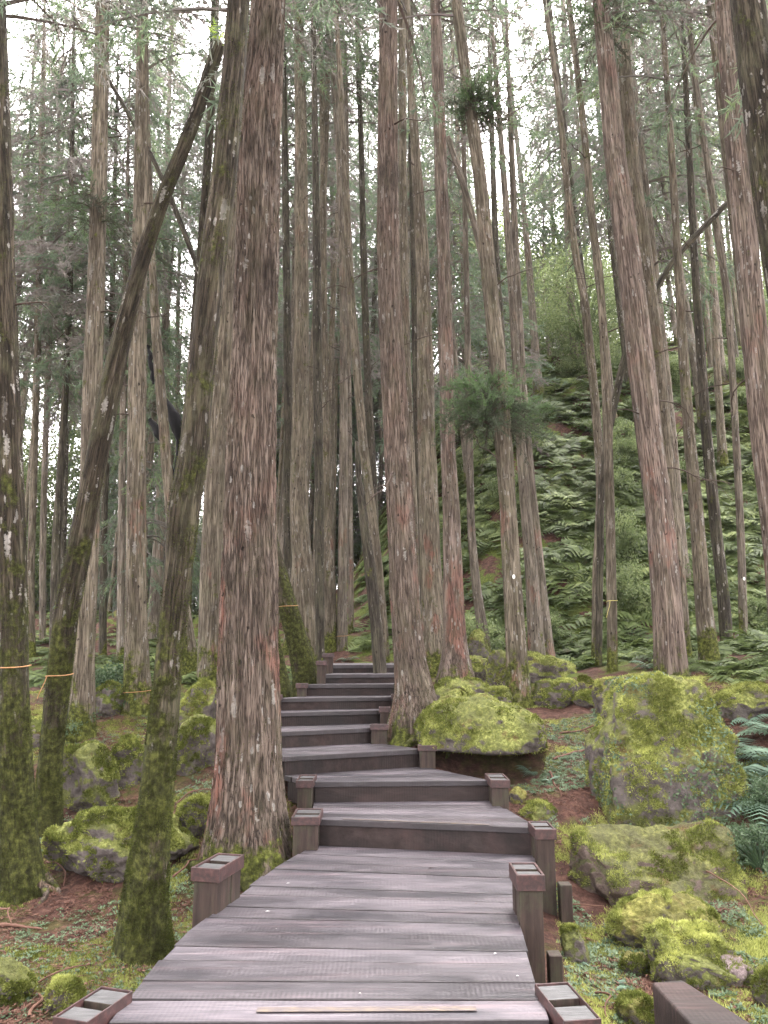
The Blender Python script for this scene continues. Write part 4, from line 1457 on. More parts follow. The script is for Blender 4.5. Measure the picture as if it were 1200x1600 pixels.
def tagplate(key, py, label):
    root, base, axis, rad = TREES[key]
    zt_ = at_y(0, py, base[1])[0][2]
    k = int(np.argmin(abs(axis[:, 2] - zt_)))
    c, r = axis[k], rad[k]
    mb = MB()
    th = np.linspace(0, 2 * math.pi, 17)[:-1]
    f = np.stack([c[0] + 0.019 * np.cos(th), np.full(16, c[1] - r - 0.012), c[2] + 0.03 * np.sin(th)], 1)
    b = f + np.array([0, 0.008, 0])
    V = np.vstack([f, b])
    F4 = [(i, (i + 1) % 16, 16 + (i + 1) % 16, 16 + i) for i in range(16)]
    mb.add(V, F4)
    mb.add(f, [tuple(range(15, -1, -1))])
    o = link('tree_tag', mb.mesh('tree_tag', [M['tagm']], origin=c), None, c)
    tag(o, label, 'tag')


tagplate('T25', 900, 'small white oval tag on the lower trunk of the tree with foliage collars')
tagplate('T35', 905, 'small pale round tag on the thin wavy trunk near the right edge')

# ------------------------------------------------------------------ boulders
def ico(sub):
    import bmesh
    bm = bmesh.new()
    bmesh.ops.create_icosphere(bm, subdivisions=sub, radius=1)
    V = np.array([v.co[:] for v in bm.verts])
    F = np.array([[v.index for v in f.verts] for f in bm.faces])
    bm.free()
    return V, F


ICO = {k: ico(k) for k in (4, 5, 6)}
ROCKS = {}


def boulder(key, box, label, mat='rock', planes=9, sub=5, squash=1.15, deep=0.75, under=None, shear=None, fz=0, seed=None, taper=0.0, name='mossy_boulder', group=None, depth=None, rough=0.06, cat='boulder', embed=0.25, blocky=0.0, flat=None, cuts=None):
    seed = seed if seed is not None else len(ROCKS) + 50
    x0, y0, x1, y1 = box
    cx = (x0 + x1) / 2
    Yf = hit(cx, y1) if depth is None else depth
    _, t = at_y(cx, y1, Yf)
    wm = (x1 - x0) * t / F_PX
    dm = wm * deep
    Yc = Yf + dm * 0.42
    P, t = at_y(cx, y0, Yc)
    wm = (x1 - x0) * t / F_PX
    ztop = at_y(cx, y0, Yf + dm * 0.3)[0][2]
    zbot = min(tz(P[0], Yf), at_y(cx, y1, Yf)[0][2])
    Hh = ztop - zbot
    g = np.random.default_rng(seed)
    V, F = ICO[sub]
    D = V.copy()
    if blocky:
        m = np.max(np.abs(D), axis=1)[:, None]
        D = D * (1 - blocky) + D / m * blocky * 0.9
    r = np.ones(len(D))
    N = g.normal(size=(planes, 3))
    N[:, 2] = N[:, 2] * 0.6
    N /= np.linalg.norm(N, axis=1)[:, None]
    for n_ in N:
        d_ = g.uniform(0.62, 0.9)
        pr = D @ n_
        over = np.maximum(pr - d_, 0)
        D = D - over[:, None] * n_ * 0.88
    for cx_, cy_, cz_, d_ in (cuts or []):
        n_ = np.array([cx_, cy_, cz_])
        n_ = n_ / np.linalg.norm(n_)
        pr = D @ n_
        D = D - np.maximum(pr - d_, 0)[:, None] * n_ * 0.95
    # normalise the box
    mn, mx = D.min(0), D.max(0)
    D = (D - (mn + mx) / 2) / ((mx - mn) / 2)
    if taper:
        k = 1 - taper * (D[:, 2] * 0.5 + 0.5)
        D[:, 0] *= k
        D[:, 1] *= k
    if shear:
        D[:, 0] += shear * (D[:, 2])
    if flat:
        # tilt of the top face
        D[:, 2] += flat * D[:, 0] * sstep(-0.2, 0.8, D[:, 2])
    if under is not None:
        ux, uy = under
        k = sstep(-0.02, 0.22, -D[:, 2])
        D[:, 0] = D[:, 0] * (1 - 0.5 * k) + ux * k
        D[:, 1] = D[:, 1] * (1 - 0.6 * k) + uy * k
    he = Hh * (1 + embed)
    S = np.array([wm / 2, dm / 2, he / 2])
    D = D * S
    sc_ = min(wm, Hh * 2.2)
    nrm = V
    D = D + nrm * (fbm(V * 1.8 + seed, 3, seed)[:, None] * sc_ * rough)
    D = D + nrm * (fbm(D / sc_ * 9 + seed, 4, seed + 3, 0.6)[:, None] * sc_ * 0.018)
    # cushions of moss with clefts between them
    cu = 1 - np.abs(fbm(D * 9 + seed, 3, seed + 9, 0.55)) * 1.7
    D = D + nrm * (cu[:, None] * 0.014)
    D = D + nrm * (fbm(D * 30 + seed, 2, seed + 7, 0.6)[:, None] * 0.007)
    base = np.array([P[0], Yc, zbot])
    D[:, 2] += ztop - he / 2 - zbot
    me = np_mesh(name, D, [(F, 0)], [M[mat]], True, {'rnd': ('FLOAT', np.zeros(len(D)))})
    o = link(name, me, None, base)
    tag(o, label, cat, group)
    if fz:
        fm = fuzz(D, F, fz, 0.022 if Yf < 6 else 0.028, M['mossblade'], keep=lambda c_, n_: np.clip(n_[:, 2] * 1.3 + 0.35, 0.03, 1) * (c_[:, 2] > -0.02), clump=0.5, seed=seed)
        if fm:
            link('moss', fm, o)
    ROCKS[key] = (o, base, D, F, (wm, dm, Hh))
    return o


boulder('R1', (648, 1090, 856, 1208), 'flat-topped mossy boulder with a dark hollow under its overhang beside the steps', deep=1.15, under=(0.35, 0.8), fz=20000, depth=7.6, planes=6, sub=6, seed=61, rough=0.035, flat=-0.1)
boulder('R2', (926, 1066, 1126, 1292), 'great blocky moss-covered boulder, tallest of all, on the right', 'rock', deep=0.8, taper=0.04, fz=44000, planes=0, sub=6, blocky=0.92, seed=72, rough=0.045, embed=0.08, cuts=[(0, -0.80, 0.60, 0.62), (-0.90, 0, 0.44, 0.83), (0.91, 0, 0.41, 0.86), (0, 0, 1, 0.86), (0.7, -0.7, 0.0, 1.1)])
boulder('R3', (896, 1296, 1152, 1412), 'low wide moss and litter covered slab in front of the great blocky boulder', 'rock_brown', deep=0.6, fz=20000, planes=2, sub=6, seed=83, blocky=0.6, embed=0.6, cuts=[(0, -0.5, 0.85, 0.62)])
boulder('R4', (954, 1404, 1122, 1484), 'rounded long yellow-green boulder below the low wide slab', 'rock_yellow', deep=0.55, fz=18000, planes=3, seed=94, embed=0.35, sub=6, flat=0.05)
boulder('R5', (1018, 1450, 1160, 1550), 'sloping moss-green wedge stone above the brown timber beam', 'rock', deep=0.7, fz=15000, planes=1, seed=105, embed=0.3, blocky=0.7, sub=6, cuts=[(0.25, -0.5, 0.85, 0.45), (0.8, 0, 0.5, 0.7)])
boulder('R5b', (1112, 1500, 1175, 1545), 'bare flat pinkish-grey stone at the end of the moss-green wedge stone', 'stone', deep=0.8, planes=6, seed=115, embed=0.5, name='stone', cat='stone')
boulder('R3b', (975, 1366, 1040, 1402), 'bare pinkish stone chip poking out of the front of the low wide slab', 'stone', deep=0.6, planes=6, seed=117, embed=0.3, name='stone', cat='stone')
boulder('R6', (1116, 1072, 1230, 1128), 'rounded light green mossy boulder at the right edge behind the ferns', 'rock', deep=0.6, fz=7000, planes=4, seed=116)
boulder('R7', (786, 1020, 902, 1068), 'pointed mossy boulder directly behind the tree with foliage collars', 'rock', deep=0.7, planes=8, seed=127, fz=5000, depth=11.6)
boulder('R7b', (758, 1016, 806, 1090), 'upright mossy boulder on the left side of the tree with foliage collars', 'rock', deep=0.8, planes=7, seed=138, fz=4000, depth=10.6)
boulder('R8', (830, 1062, 902, 1108), 'squared mossy block right of the foot of the tree with foliage collars', 'rock_dim', deep=0.6, planes=6, blocky=0.7, seed=149, fz=4000)
boulder('R9', (896, 1058, 930, 1085), 'small yellow mossy rock above the dark one near the squared mossy block', 'rock_yellow', deep=0.8, seed=150, fz=1500, depth=10.6)
boulder('R9b', (898, 1078, 940, 1108), 'small dark mossy rock right of the squared mossy block', 'rock_dim', deep=0.8, seed=151, fz=1500)
boulder('R9c', (925, 1060, 962, 1112), 'mossy rock leaning on the left side of the great blocky boulder', 'rock_yellow', deep=0.9, seed=152, fz=2500, depth=9.2)
boulder('R10', (674, 1058, 768, 1102), 'low domed mossy boulder between the two red-barked cedars', 'rock', deep=0.7, planes=5, seed=161, fz=6000, depth=9.8)
boulder('R11', (684, 1078, 744, 1115), 'small domed mossy boulder just behind the flat-topped overhanging one', 'rock', deep=0.7, planes=4, seed=162, fz=3000, depth=9.0)
boulder('R12', (754, 1074, 800, 1104), 'small rounded moss boulder at the left foot of the tree with foliage collars', 'rock', deep=0.8, planes=4, seed=163, fz=3000, depth=9.7)
boulder('R13', (728, 984, 764, 1028), 'tilted mossy rock with a black hollow in the ferns behind the pink-striped cedar', 'rock', deep=1.2, planes=5, seed=164, under=(0.0, 0.4), depth=13.4, fz=1500)
boulder('R13b', (716, 1024, 775, 1058), 'low flat mossy rock right of the roots of the pink-striped cedar', 'rock', deep=0.9, planes=5, seed=165, depth=12.0, fz=2500)
boulder('R14', (72, 1264, 300, 1384), 'large bright mossy boulder behind the thick mossy leaning tree on the left', 'rock', deep=0.6, fz=26000, planes=7, seed=176, sub=6, embed=0.2)
boulder('R15', (88, 1164, 184, 1276), 'sloping mossy boulder between the two leaning trunks further back on the left', 'rock', deep=0.8, fz=9000, planes=7, seed=187, shear=-0.2)
boulder('R15b', (176, 1150, 226, 1232), 'dark mossy rock left of the thick leaning trunk halfway back', 'rock_dim', deep=0.8, fz=4000, planes=7, seed=188)
boulder('R16', (284, 1062, 342, 1140), 'upright mossy boulder left of the largest red cedar in the middle distance', 'rock', deep=0.8, fz=7000, planes=7, seed=198)
boulder('R17', (276, 1118, 350, 1212), 'leaning green mossy slab against the left of the largest red cedar', 'rock', deep=0.7, fz=7000, planes=5, seed=200)
boulder('R18', (280, 1246, 330, 1316), 'yellow-green mossy stone at the left foot of the largest red cedar', 'rock', deep=0.8, fz=5000, planes=6, seed=211)
boulder('R19', (-30, 1504, 50, 1580), 'green mossy stone cut by the bottom of the left edge', 'rock', deep=0.8, fz=9000, planes=4, seed=222)
boulder('R20', (74, 1534, 134, 1584), 'small mossy stone behind the lowest left post', 'rock', deep=0.8, fz=6000, planes=4, seed=233)
boulder('R21', (878, 1450, 914, 1504), 'small squared mossy stone right of the boardwalk posts', 'rock', deep=0.8, fz=4000, planes=6, blocky=0.5, seed=244, embed=0.4)
boulder('R22', (814, 1254, 868, 1284), 'low mossy stone right of the second step post', 'rock', deep=0.8, fz=2500, planes=4, seed=255, embed=0.6)
boulder('R23', (796, 1230, 822, 1258), 'smooth bare yellowish stone right of the second step post', 'rock_yellow', deep=0.8, planes=4, seed=256, embed=0.5)
boulder('R24', (972, 1492, 1012, 1524), 'little mossy stone with red litter left of the moss-green wedge stone', 'rock_yellow', deep=0.8, fz=2500, planes=4, seed=257, embed=0.5)
boulder('R25', (966, 1556, 1024, 1612), 'mossy stone at the bottom edge left of the brown timber beam', 'rock_yellow', deep=0.8, fz=5000, planes=4, seed=258, embed=0.4)
boulder('R26', (1180, 1514, 1250, 1585), 'mossy stone cut by the lower right edge', 'rock', deep=0.8, fz=5000, planes=4, seed=259, embed=0.4)
boulder('R27', (20, 1120, 84, 1172), 'low mossy boulder between the left edge tree and the long leaning trunk', 'rock_dim', deep=0.8, fz=3500, planes=5, seed=260)
boulder('R28', (150, 1068, 200, 1122), 'dark mossy mound under leaves left of the mossy-footed speckled trunk', 'rock_dim', deep=0.8, fz=3500, planes=5, seed=261)

# root tangles at the foot of two trees
def roots(key, n, L, label, mat='red', seed=1, side=None):
    root, base, axis, rad = TREES[key]
    g = np.random.default_rng(seed)
    for i in range(n):
        a = g.uniform(0, 2 * math.pi) if side is None else g.uniform(*side)
        pts = []
        r = rad[2] * 0.8
        ln = L * g.uniform(0.6, 1.2)
        for k in range(8):
            f = k / 7
            a2 = a + 0.4 * math.sin(f * 3 + i)
            x_, y_ = base[0] + math.cos(a2) * (r + ln * f), base[1] + math.sin(a2) * (r + ln * f)
            pts.append((x_, y_, tz(x_, y_) + 0.05 * (1 - f) - 0.012 + 0.06 * (1 - f) ** 4))
        mb = MB()
        mb.tube(pts, np.linspace(0.045, 0.008, 8) * (rad[2] / 0.2), 8)
        V = np.concatenate(mb.V)
        me = np_mesh('root', V - base, [(np.concatenate(mb.F[4]), 0)], [M[mat]], True, {'tc': ('FLOAT_VECTOR', V - base), 'hgt': ('FLOAT', np.full(len(V), 0.1)), 'rnd': ('FLOAT', V[:, 0] * 0)})
        link('root', me, root)


roots('T19', 5, 0.35, None, 'pale', 3, (-2.6, -0.3))
roots('T23', 5, 0.5, None, 'mossy', 4)
roots('T6', 4, 0.35, None, 'mossy', 5, (-2.9, -1.4))
roots('T1', 3, 0.22, None, 'red', 6, (-1.2, 0.2))

# ------------------------------------------------------------------ ferns and ground plants
def fern_arrays(nf, L, seed, pairs=11, width=0.32, arch=0.6, open_=0.7, fat=0.07, jit=0.06):
    g = np.random.default_rng(seed)
    VV, FF, RR = [], [], []
    n = 0
    for i in range(nf):
        a = i / nf * 2 * math.pi + g.normal(0, 0.25)
        l = L * g.uniform(0.7, 1.15)
        d = np.array([math.cos(a), math.sin(a), 0])
        sd = np.array([-d[1], d[0], 0])
        e0 = g.uniform(0.5, 1.1)
        t = np.linspace(0.12, 1, pairs)
        px_ = l * open_ * t
        pz = l * (e0 * 0.75 * t - arch * t * t)
        P = d * px_[:, None] + np.array([0, 0, 1]) * pz[:, None]
        wid = width * l * np.sin(np.pi * (0.12 + 0.88 * t) ** 0.8) + 0.02 * l
        tone = np.clip(g.uniform(0.25, 0.8), 0, 1)
        for s in (-1, 1):
            D = sd * s + d * 0.45 + np.array([0, 0, -0.25])
            D = np.repeat(D[None] / np.linalg.norm(D), pairs, 0)
            w = np.full(pairs, l * fat)
            fw = d * 1.0 + np.zeros((pairs, 3))
            tip = P + D * wid[:, None]
            base1 = P - fw * w[:, None] * 0.5
            base2 = P + fw * w[:, None] * 0.5
            m = np.stack([base1, base2, tip], 1).reshape(-1, 3)
            VV.append(m)
            FF.append(np.arange(3 * pairs).reshape(-1, 3) + n)
            RR.append(np.repeat(np.clip(tone + g.normal(0, jit, pairs), 0.02, 1), 3))
            n += 3 * pairs
    return np.concatenate(VV), np.concatenate(FF), np.concatenate(RR)


def scatter(variants, pos, scale, ang, tilt_n, tones, name, mat):
    VV, FF, RR = [], [], []
    off = 0
    for k, (V, F, R) in enumerate(variants):
        sel = np.nonzero(np.arange(len(pos)) % len(variants) == k)[0]
        if len(sel) == 0:
            continue
        c, s = np.cos(ang[sel]), np.sin(ang[sel])
        sc_ = scale[sel]
        x = (V[None, :, 0] * c[:, None] - V[None, :, 1] * s[:, None]) * sc_[:, None]
        y = (V[None, :, 0] * s[:, None] + V[None, :, 1] * c[:, None]) * sc_[:, None]
        z = V[None, :, 2] * sc_[:, None]
        # lean with the ground
        z2 = z + x * tilt_n[sel][:, 0:1] + y * tilt_n[sel][:, 1:2]
        P = np.stack([x + pos[sel][:, 0:1], y + pos[sel][:, 1:2], z2 + pos[sel][:, 2:3]], -1)
        nv = len(V)
        VV.append(P.reshape(-1, 3))
        FF.append((F[None] + (np.arange(len(sel)) * nv)[:, None, None]).reshape(-1, F.shape[1]) + off)
        RR.append(np.clip(R[None] * 0.55 + tones[sel][:, None] * 0.6, 0.02, 1).ravel())
        off += len(sel) * nv
    mb = MB()
    mb.add(np.concatenate(VV), np.concatenate(FF), np.concatenate(RR))
    return link(name, mb.mesh(name, [M[mat]]))


def slope_of(x, y):
    e = 0.3
    return np.stack([(terrain(x + e, y, False) - terrain(x - e, y, False)) / (2 * e), (terrain(x, y + e, False) - terrain(x, y - e, False)) / (2 * e)], -1)


ferns = [fern_arrays(9, 0.62, 1), fern_arrays(8, 0.7, 2, arch=0.8), fern_arrays(10, 0.55, 3, arch=0.5), fern_arrays(7, 0.8, 4, width=0.34)]
far_ferns = [fern_arrays(6 + k % 2, 0.62 + 0.06 * k, 11 + k, pairs=7, width=0.36, arch=0.55 + 0.1 * k, fat=0.115, jit=0.28) for k in range(5)]
# the fern-covered slope: one mass nobody could count
N0 = 13500
fy = 9.6 + 27 * rng.random(N0) ** 1.15
fxr = rng.uniform(-0.05, 0.62, N0)
fx = fxr * fy
nzz = fbm(np.c_[fx * 0.8, fy * 0.8, fx * 0], 3, 77)
keep = (nzz > -0.42) & (fx > -0.6) & ~((fy < 14.0) & (fx < 1.5)) & ~((fy < 12.4) & (fx < 4.2)) & (rng.random(N0) < sstep(-1.2, 1.2, fx) * 0.8 + 0.2)
fx, fy, nzz = fx[keep], fy[keep], nzz[keep]
fpos = np.c_[fx, fy, terrain(fx, fy) - 0.02]
tone_f = np.where(rng.random(len(fx)) < 0.15, 0.02, np.clip(0.42 + 0.7 * nzz + rng.normal(0, 0.26, len(fx)), 0.12, 1))
o = scatter(far_ferns, fpos, rng.uniform(0.3, 1.1, len(fx)) ** 1.3 * (0.62 + 0.42 * sstep(11, 18, fy)), rng.random(len(fx)) * 6.28, slope_of(fx, fy) * 0.6 + rng.normal(0, 0.22, (len(fx), 2)), tone_f, 'fern_slope', 'fern')
tag(o, 'mass of green ferns covering the slope behind the trees', 'ferns', kind='stuff')
print('ferns', len(fx))
# thin fern cover on the left and centre background
N1 = 1500
fy = 11.5 + 26 * rng.random(N1) ** 1.2
fx = rng.uniform(-0.62, 0.02, N1) * fy
keep = (fbm(np.c_[fx * 0.6, fy * 0.6, fx * 0], 3, 78) > -0.1) & (np.abs(fx - np.interp(fy, pathY, pathX)) > 1.0)
fx, fy = fx[keep], fy[keep]
o = scatter(far_ferns, np.c_[fx, fy, terrain(fx, fy) - 0.02], rng.uniform(0.5, 1.1, len(fx)), rng.random(len(fx)) * 6.28, slope_of(fx, fy), rng.random(len(fx)), 'ground_ferns', 'fern')
tag(o, 'low ferns covering the forest floor in the background on the left', 'ferns', kind='stuff')

# single ferns close enough to count
fern_me = []
for k in range(4):
    V, F, R = ferns[k]
    mb = MB()
    mb.add(V, F, R)
    fern_me.append(mb.mesh('fern', [M['fern_cool']]))
spots = [(1158, 1178, 1.0, 'cool green fern above the right shoulder of the great blocky boulder'), (1192, 1205, 1.1, 'broad fern at the right edge level with the middle of the great boulder'),
         (1150, 1232, 0.8, 'fern hanging beside the right side of the great boulder'), (1188, 1262, 0.95, 'pale green fern at the right edge just below the broad one'),
         (1215, 1150, 1.2, 'high fern at the right edge near the rounded light green boulder'), (1172, 1128, 0.8, 'fern beside the rounded light green boulder at the right edge'),
         (1140, 1262, 0.7, 'fern at the lower right corner of the great blocky boulder'), (1178, 1300, 0.6, 'fern at the right edge above the low leafy bush'), (1200, 1188, 0.8, 'fern touching the right edge between the two broad ones'), (900, 1508, 0.28, 'tiny fern right of the small squared mossy stone'), (858, 1222, 0.4, 'small fern in the gap between flat boulder and great boulder'),
         (830, 1208, 0.35, 'little fern under the right end of the flat-topped boulder'), (1020, 1045, 0.9, 'long fern left of the stout pink flecked cedar behind the great boulder'),
         (900, 1042, 0.8, 'fern behind the rocks between the crossing pair and collared tree'), (112, 1100, 0.6, 'fern between the long leaning trunk and the pale-flecked trunk on the left'),
         (250, 1085, 0.5, 'fern between mossy-footed trunk and thick leaning tree'), (655, 1052, 0.6, 'fern behind the red-barked cedar beside the pink-striped one'),
         (545, 1032, 0.7, 'fern beyond the top of the steps'), (1165, 1330, 0.45, 'small fern at right edge beside the low wide slab'),
         (1010, 1440, 0.22, 'tiny fern in the gap between the low slab and the rounded yellow-green boulder'), (960, 1545, 0.28, 'small fern near the bottom left of the moss-green wedge stone')]
for k, (px, py, s, lab) in enumerate(spots):
    Yd = hit(px, py)
    p, _ = at_y(px, py, Yd)
    o = link('fern', fern_me[k % 4], None, (p[0], Yd, tz(p[0], Yd) - 0.01))
    o.rotation_euler = (random.uniform(-0.15, 0.15), random.uniform(-0.15, 0.15), random.random() * 6.28)
    o.scale = (s * 0.9,) * 3
    tag(o, lab, 'fern', 'single ferns near the boulders')

# bushes on the left and right
for px, py, s, lab in [(172, 1075, 0.9, 'dark leafy bush left of the mossy-footed speckled trunk'), (1182, 1240, 0.45, 'leafy bush with small pale leaves at the right edge beside the great boulder'),
                       (1190, 1330, 0.45, 'low leafy bush at the right edge beside the low wide slab'), (115, 1120, 0.5, 'small leafy bush between the two trunks on the left')]:
    Yd = hit(px, py + 30)
    p, _ = at_y(px, py + 30, Yd)
    o = link('leafy_bush', None, None, (p[0], Yd, tz(p[0], Yd)))
    c = link('leaves', get_crown('bush', random.randrange(4)), o)
    c.location = (0, 0, 0.22 * s)
    c.scale = (s,) * 3
    tag(o, lab, 'bush')


# a few leaves fallen on the boards
for k, (px, py, w_, lab) in enumerate([(447, 1381, 0.028, 'small pale leaf on the left of the deck beyond the middle'), (771, 1491, 0.02, 'small white leaf on the right of the deck'), (414, 1425, 0.03, 'yellowish leaf flake near the left edge of the deck'),
        (806, 1526, 0.016, 'tiny white fleck at the right edge of the deck'), (560, 1553, 0.014, 'tiny pale fleck near the front of the deck'), (675, 1482, 0.012, 'tiny pale fleck in the middle of the deck'),
        (668, 1356, 0.05, 'dark curled leaf near the far end of the deck'), (430, 1452, 0.012, 'tiny fleck left of the deck middle'), (742, 1412, 0.014, 'small brown leaf right of the deck middle')]):
    p_ = at_z(px, py, 0.004)
    mb = MB()
    V, F_, R_ = diamonds(np.array([[0, 0, 0.0]]), np.array([[1, 0.3 - 0.1 * k, 0.06]]), np.array([w_]), np.array([w_ * 0.5]), np.array([0.0 if 'dark' in lab else 1.0]), np.array([[0, 0.1, 1.0]]))
    V[1, 2] += 0.004
    V[3, 2] += 0.003
    mb.add(V, F_, R_)
    o = link('fallen_leaf', mb.mesh('fallen_leaf', [M['litter'] if 'dark' in lab or 'brown' in lab else M['tagm']]), None, (p_[0], p_[1], 0.006))
    tag(o, lab, 'leaf')


# small-leaved ground cover
def rosettes(seed, n, L, W):
    g = np.random.default_rng(seed)
    a = np.arange(n) / n * 6.283 + g.normal(0, 0.3, n)
    el = g.uniform(0.1, 0.7, n)
    D = np.c_[np.cos(a) * np.cos(el), np.sin(a) * np.cos(el), np.sin(el)]
    P = D * L * 0.25 + np.array([0, 0, 0.01])
    up = np.tile(np.array([0, 0, 1.0]), (n, 1)) + g.normal(0, 0.2, (n, 3))
    return diamonds(P, D, g.uniform(0.7, 1.2, n) * L, g.uniform(0.8, 1.2, n) * W, g.uniform(0.2, 0.9, n), up)


ros = [rosettes(k, 5 + k % 3, 0.032, 0.017) for k in range(5)]


def cover(N, xr, yr, thr, seed, name, label, mat, scale=(0.6, 1.4), variants=None, extra=None, zoff=0.0):
    g = np.random.default_rng(seed)
    x = g.uniform(*xr, N)
    y = g.uniform(*yr, N)
    nz = fbm(np.c_[x * 1.8, y * 1.8, x * 0], 4, seed)
    k = nz > thr
    xc = np.interp(y, pathY, pathX)
    half = np.where(y < 6.2, 1.35, 1.05)
    k &= (np.abs(x - xc) > half * 0.78)
    for o_, b_, D_, F_r, (w_r, d_r, h_r) in ROCKS.values():
        k &= (((x - b_[0]) / (w_r * 0.5)) ** 2 + ((y - b_[1]) / (d_r * 0.5)) ** 2) > 0.85
    x, y, nz = x[k], y[k], nz[k]
    z_ = terrain(x, y) + zoff
    o = scatter(variants or ros, np.c_[x, y, z_], g.uniform(*scale, len(x)), g.random(len(x)) * 6.28, slope_of(x, y), np.clip(0.5 + 0.4 * nz + g.normal(0, 0.2, len(x)), 0, 1), name, mat)
    tag(o, label, 'ground cover', kind='stuff')
    return o


cover(52000, (0.9, 5.0), (2.6, 10.5), 0.02, 301, 'small_leaved_plants', 'small pale-leaved plants spreading between the boulders on the right', 'herb', (0.35, 0.95))
cover(30000, (-6.0, -0.9), (2.6, 11.5), 0.05, 302, 'low_green_plants', 'low green plants scattered on the forest floor on the left', 'herb', (0.35, 0.8))
# moss tufts on the ground
tuft = []
for k in range(4):
    g = np.random.default_rng(k)
    n = 26
    P = np.c_[g.normal(0, 0.022, n), g.normal(0, 0.022, n), np.full(n, -0.004)]
    tuft.append(ribbons(P, np.c_[g.normal(0, .5, n), g.normal(0, .5, n), np.ones(n)], g.uniform(0.012, 0.028, n), g.uniform(0.005, 0.009, n), g.uniform(0.2, 0.9, n)))
cover(60000, (-5.5, -0.8), (2.6, 11), 0.08, 303, 'ground_moss', 'patches of bright moss on the brown forest floor on the left', 'mossblade', (0.7, 1.4), tuft)
cover(34000, (0.8, 4.5), (2.6, 11), 0.06, 304, 'bank_moss', 'patches of moss on the ground between the boulders on the right', 'mossblade', (0.7, 1.4), tuft)
# leaf litter: dead cedar sprays and bits
lit = []
for k in range(6):
    g = np.random.default_rng(900 + k)
    mb_V, mb_F, mb_R = [], [], []
    L = g.uniform(0.05, 0.13)
    n = 14
    s = np.linspace(0, 1, n)
    P = np.c_[L * s, 0.015 * np.sin(s * 3 + k), 0.006 + 0.012 * g.random() * s]
    D = np.c_[np.full(n, 0.7), g.choice([-1, 1], n) * 0.6, g.normal(0.1, 0.25, n)]
    V, F, R = ribbons(P, D, g.uniform(0.014, 0.03, n), g.uniform(0.004, 0.008, n), g.uniform(0.2, 0.9, n))
    V2 = np.array([[0, -0.002, 0.004], [0, 0.002, 0.006], [L, 0, 0.01]])
    F2 = np.array([[0, 1, 2]]) + len(V)
    lit.append((np.vstack([V, V2]), np.vstack([F, F2]), np.r_[R, 0.3, 0.3, 0.3]))
cover(36000, (-6, 5), (2.4, 10.5), -0.35, 305, 'leaf_litter', 'reddish brown dead cedar needles and bits covering the forest floor', 'litter', (0.5, 1.5), lit)

# fallen twigs and sticks near the path, countable
stick_px = [((700 + 178, 1150), (955, 1128), 'reddish root crossing the bare ground right of the flat-topped boulder', 0.012), ((862, 1192), (935, 1165), 'pale broken stick between the flat boulder and the great boulder', 0.014),
            ((1078, 1372), (1200, 1478), 'long bent reddish twig at right lying over the low slab towards the edge', 0.006), ((905, 1355), (1015, 1342), 'dark curved twig lying on top of the low wide slab', 0.007),
            ((870, 1418), (958, 1430), 'thin light twig right of the boardwalk posts', 0.006), ((0, 1452), (62, 1460), 'flat red-brown piece of bark at the lower left edge', 0.012),
            ((40, 1600), (58, 1560), 'orange-brown stick at the bottom left beside the mossy stone', 0.011), ((72, 1352), (100, 1392), 'curved pale root right of the left edge tree', 0.008),
            ((0, 1425), (14, 1450), 'short pink stick at the left edge', 0.008), ((270, 1378), (306, 1352), 'pale stick behind the banded left post', 0.008),
            ((856, 1210), (874, 1250), 'mossy stick standing up on the ground left of the great boulder', 0.012), ((272, 1262), (330, 1240), 'thin stick lying left of the largest red cedar', 0.007),
            ((60, 1545), (140, 1522), 'thin curved twig below the thick mossy leaning tree', 0.005), ((935, 1560), (950, 1600), 'pinkish twig at the bottom by the lowest right post', 0.006),
            ((300, 1166), (322, 1182), 'small reddish broken branch on the leaning green mossy slab', 0.012), ((905, 1180), (940, 1160), 'short reddish stick left of the great boulder', 0.008)]
for (a, b, lab, r) in stick_px:
    Ya, Yb = hit(*a), hit(*b)
    p, q2 = at_y(*a, Ya)[0], at_y(*b, Yb)[0]
    pts = []
    for f in np.linspace(0, 1, 14):
        x_, y_ = p[0] + (q2[0] - p[0]) * f, p[1] + (q2[1] - p[1]) * f
        x_ += 0.02 * math.sin(f * 7 + a[0]) + 0.03 * math.sin(f * 3.1)
        pts.append((x_, y_, tz(x_, y_) + 0.02 + 0.05 * math.sin(f * 3.14) * (r < 0.01)))
    if 'on top of' in lab or 'over the low slab' in lab or 'on the leaning' in lab:
        pts = [(x_, y_, z_ + 0.10) for x_, y_, z_ in pts]
    mb = MB()
    mb.tube(pts, r * np.linspace(1, 0.5, 14) * (1 + 0.2 * np.sin(np.arange(14) * 2.3)), 7, random.uniform(0.5, 0.95))
    o = link('stick', mb.mesh('stick', [M['litter']], True, origin=pts[0]), None, pts[0])
    tag(o, lab, 'stick', 'fallen sticks and roots')

# creeper on the great boulder
ob, base, D, F, dims = ROCKS['R2']
tri = D[F]
Nn = np.cross(tri[:, 1] - tri[:, 0], tri[:, 2] - tri[:, 0])
Ar = np.linalg.norm(Nn, axis=1)
Nn /= Ar[:, None]
cen = tri.mean(1)
wgt = Ar * (cen[:, 2] > 0.0) * np.clip(fbm(cen * 3.2, 3, 12) * 2.5 + 1.6 * sstep(-0.1, 0.5, cen[:, 0] / dims[0]) - 0.25, 0.0, 1)
gi = rng.choice(len(F), 2600, p=wgt / wgt.sum())
up = Nn[gi] + rng.normal(0, 0.35, (2600, 3))
Dd = np.cross(up, rng.normal(size=(2600, 3)))
V, F_, R_ = diamonds(cen[gi] + Nn[gi] * rng.uniform(0.01, 0.04, (2600, 1)), Dd, rng.uniform(0.018, 0.04, 2600), rng.uniform(0.012, 0.024, 2600), rng.uniform(0.3, 1.0, 2600), up)
mb = MB()
mb.add(V, F_, R_)
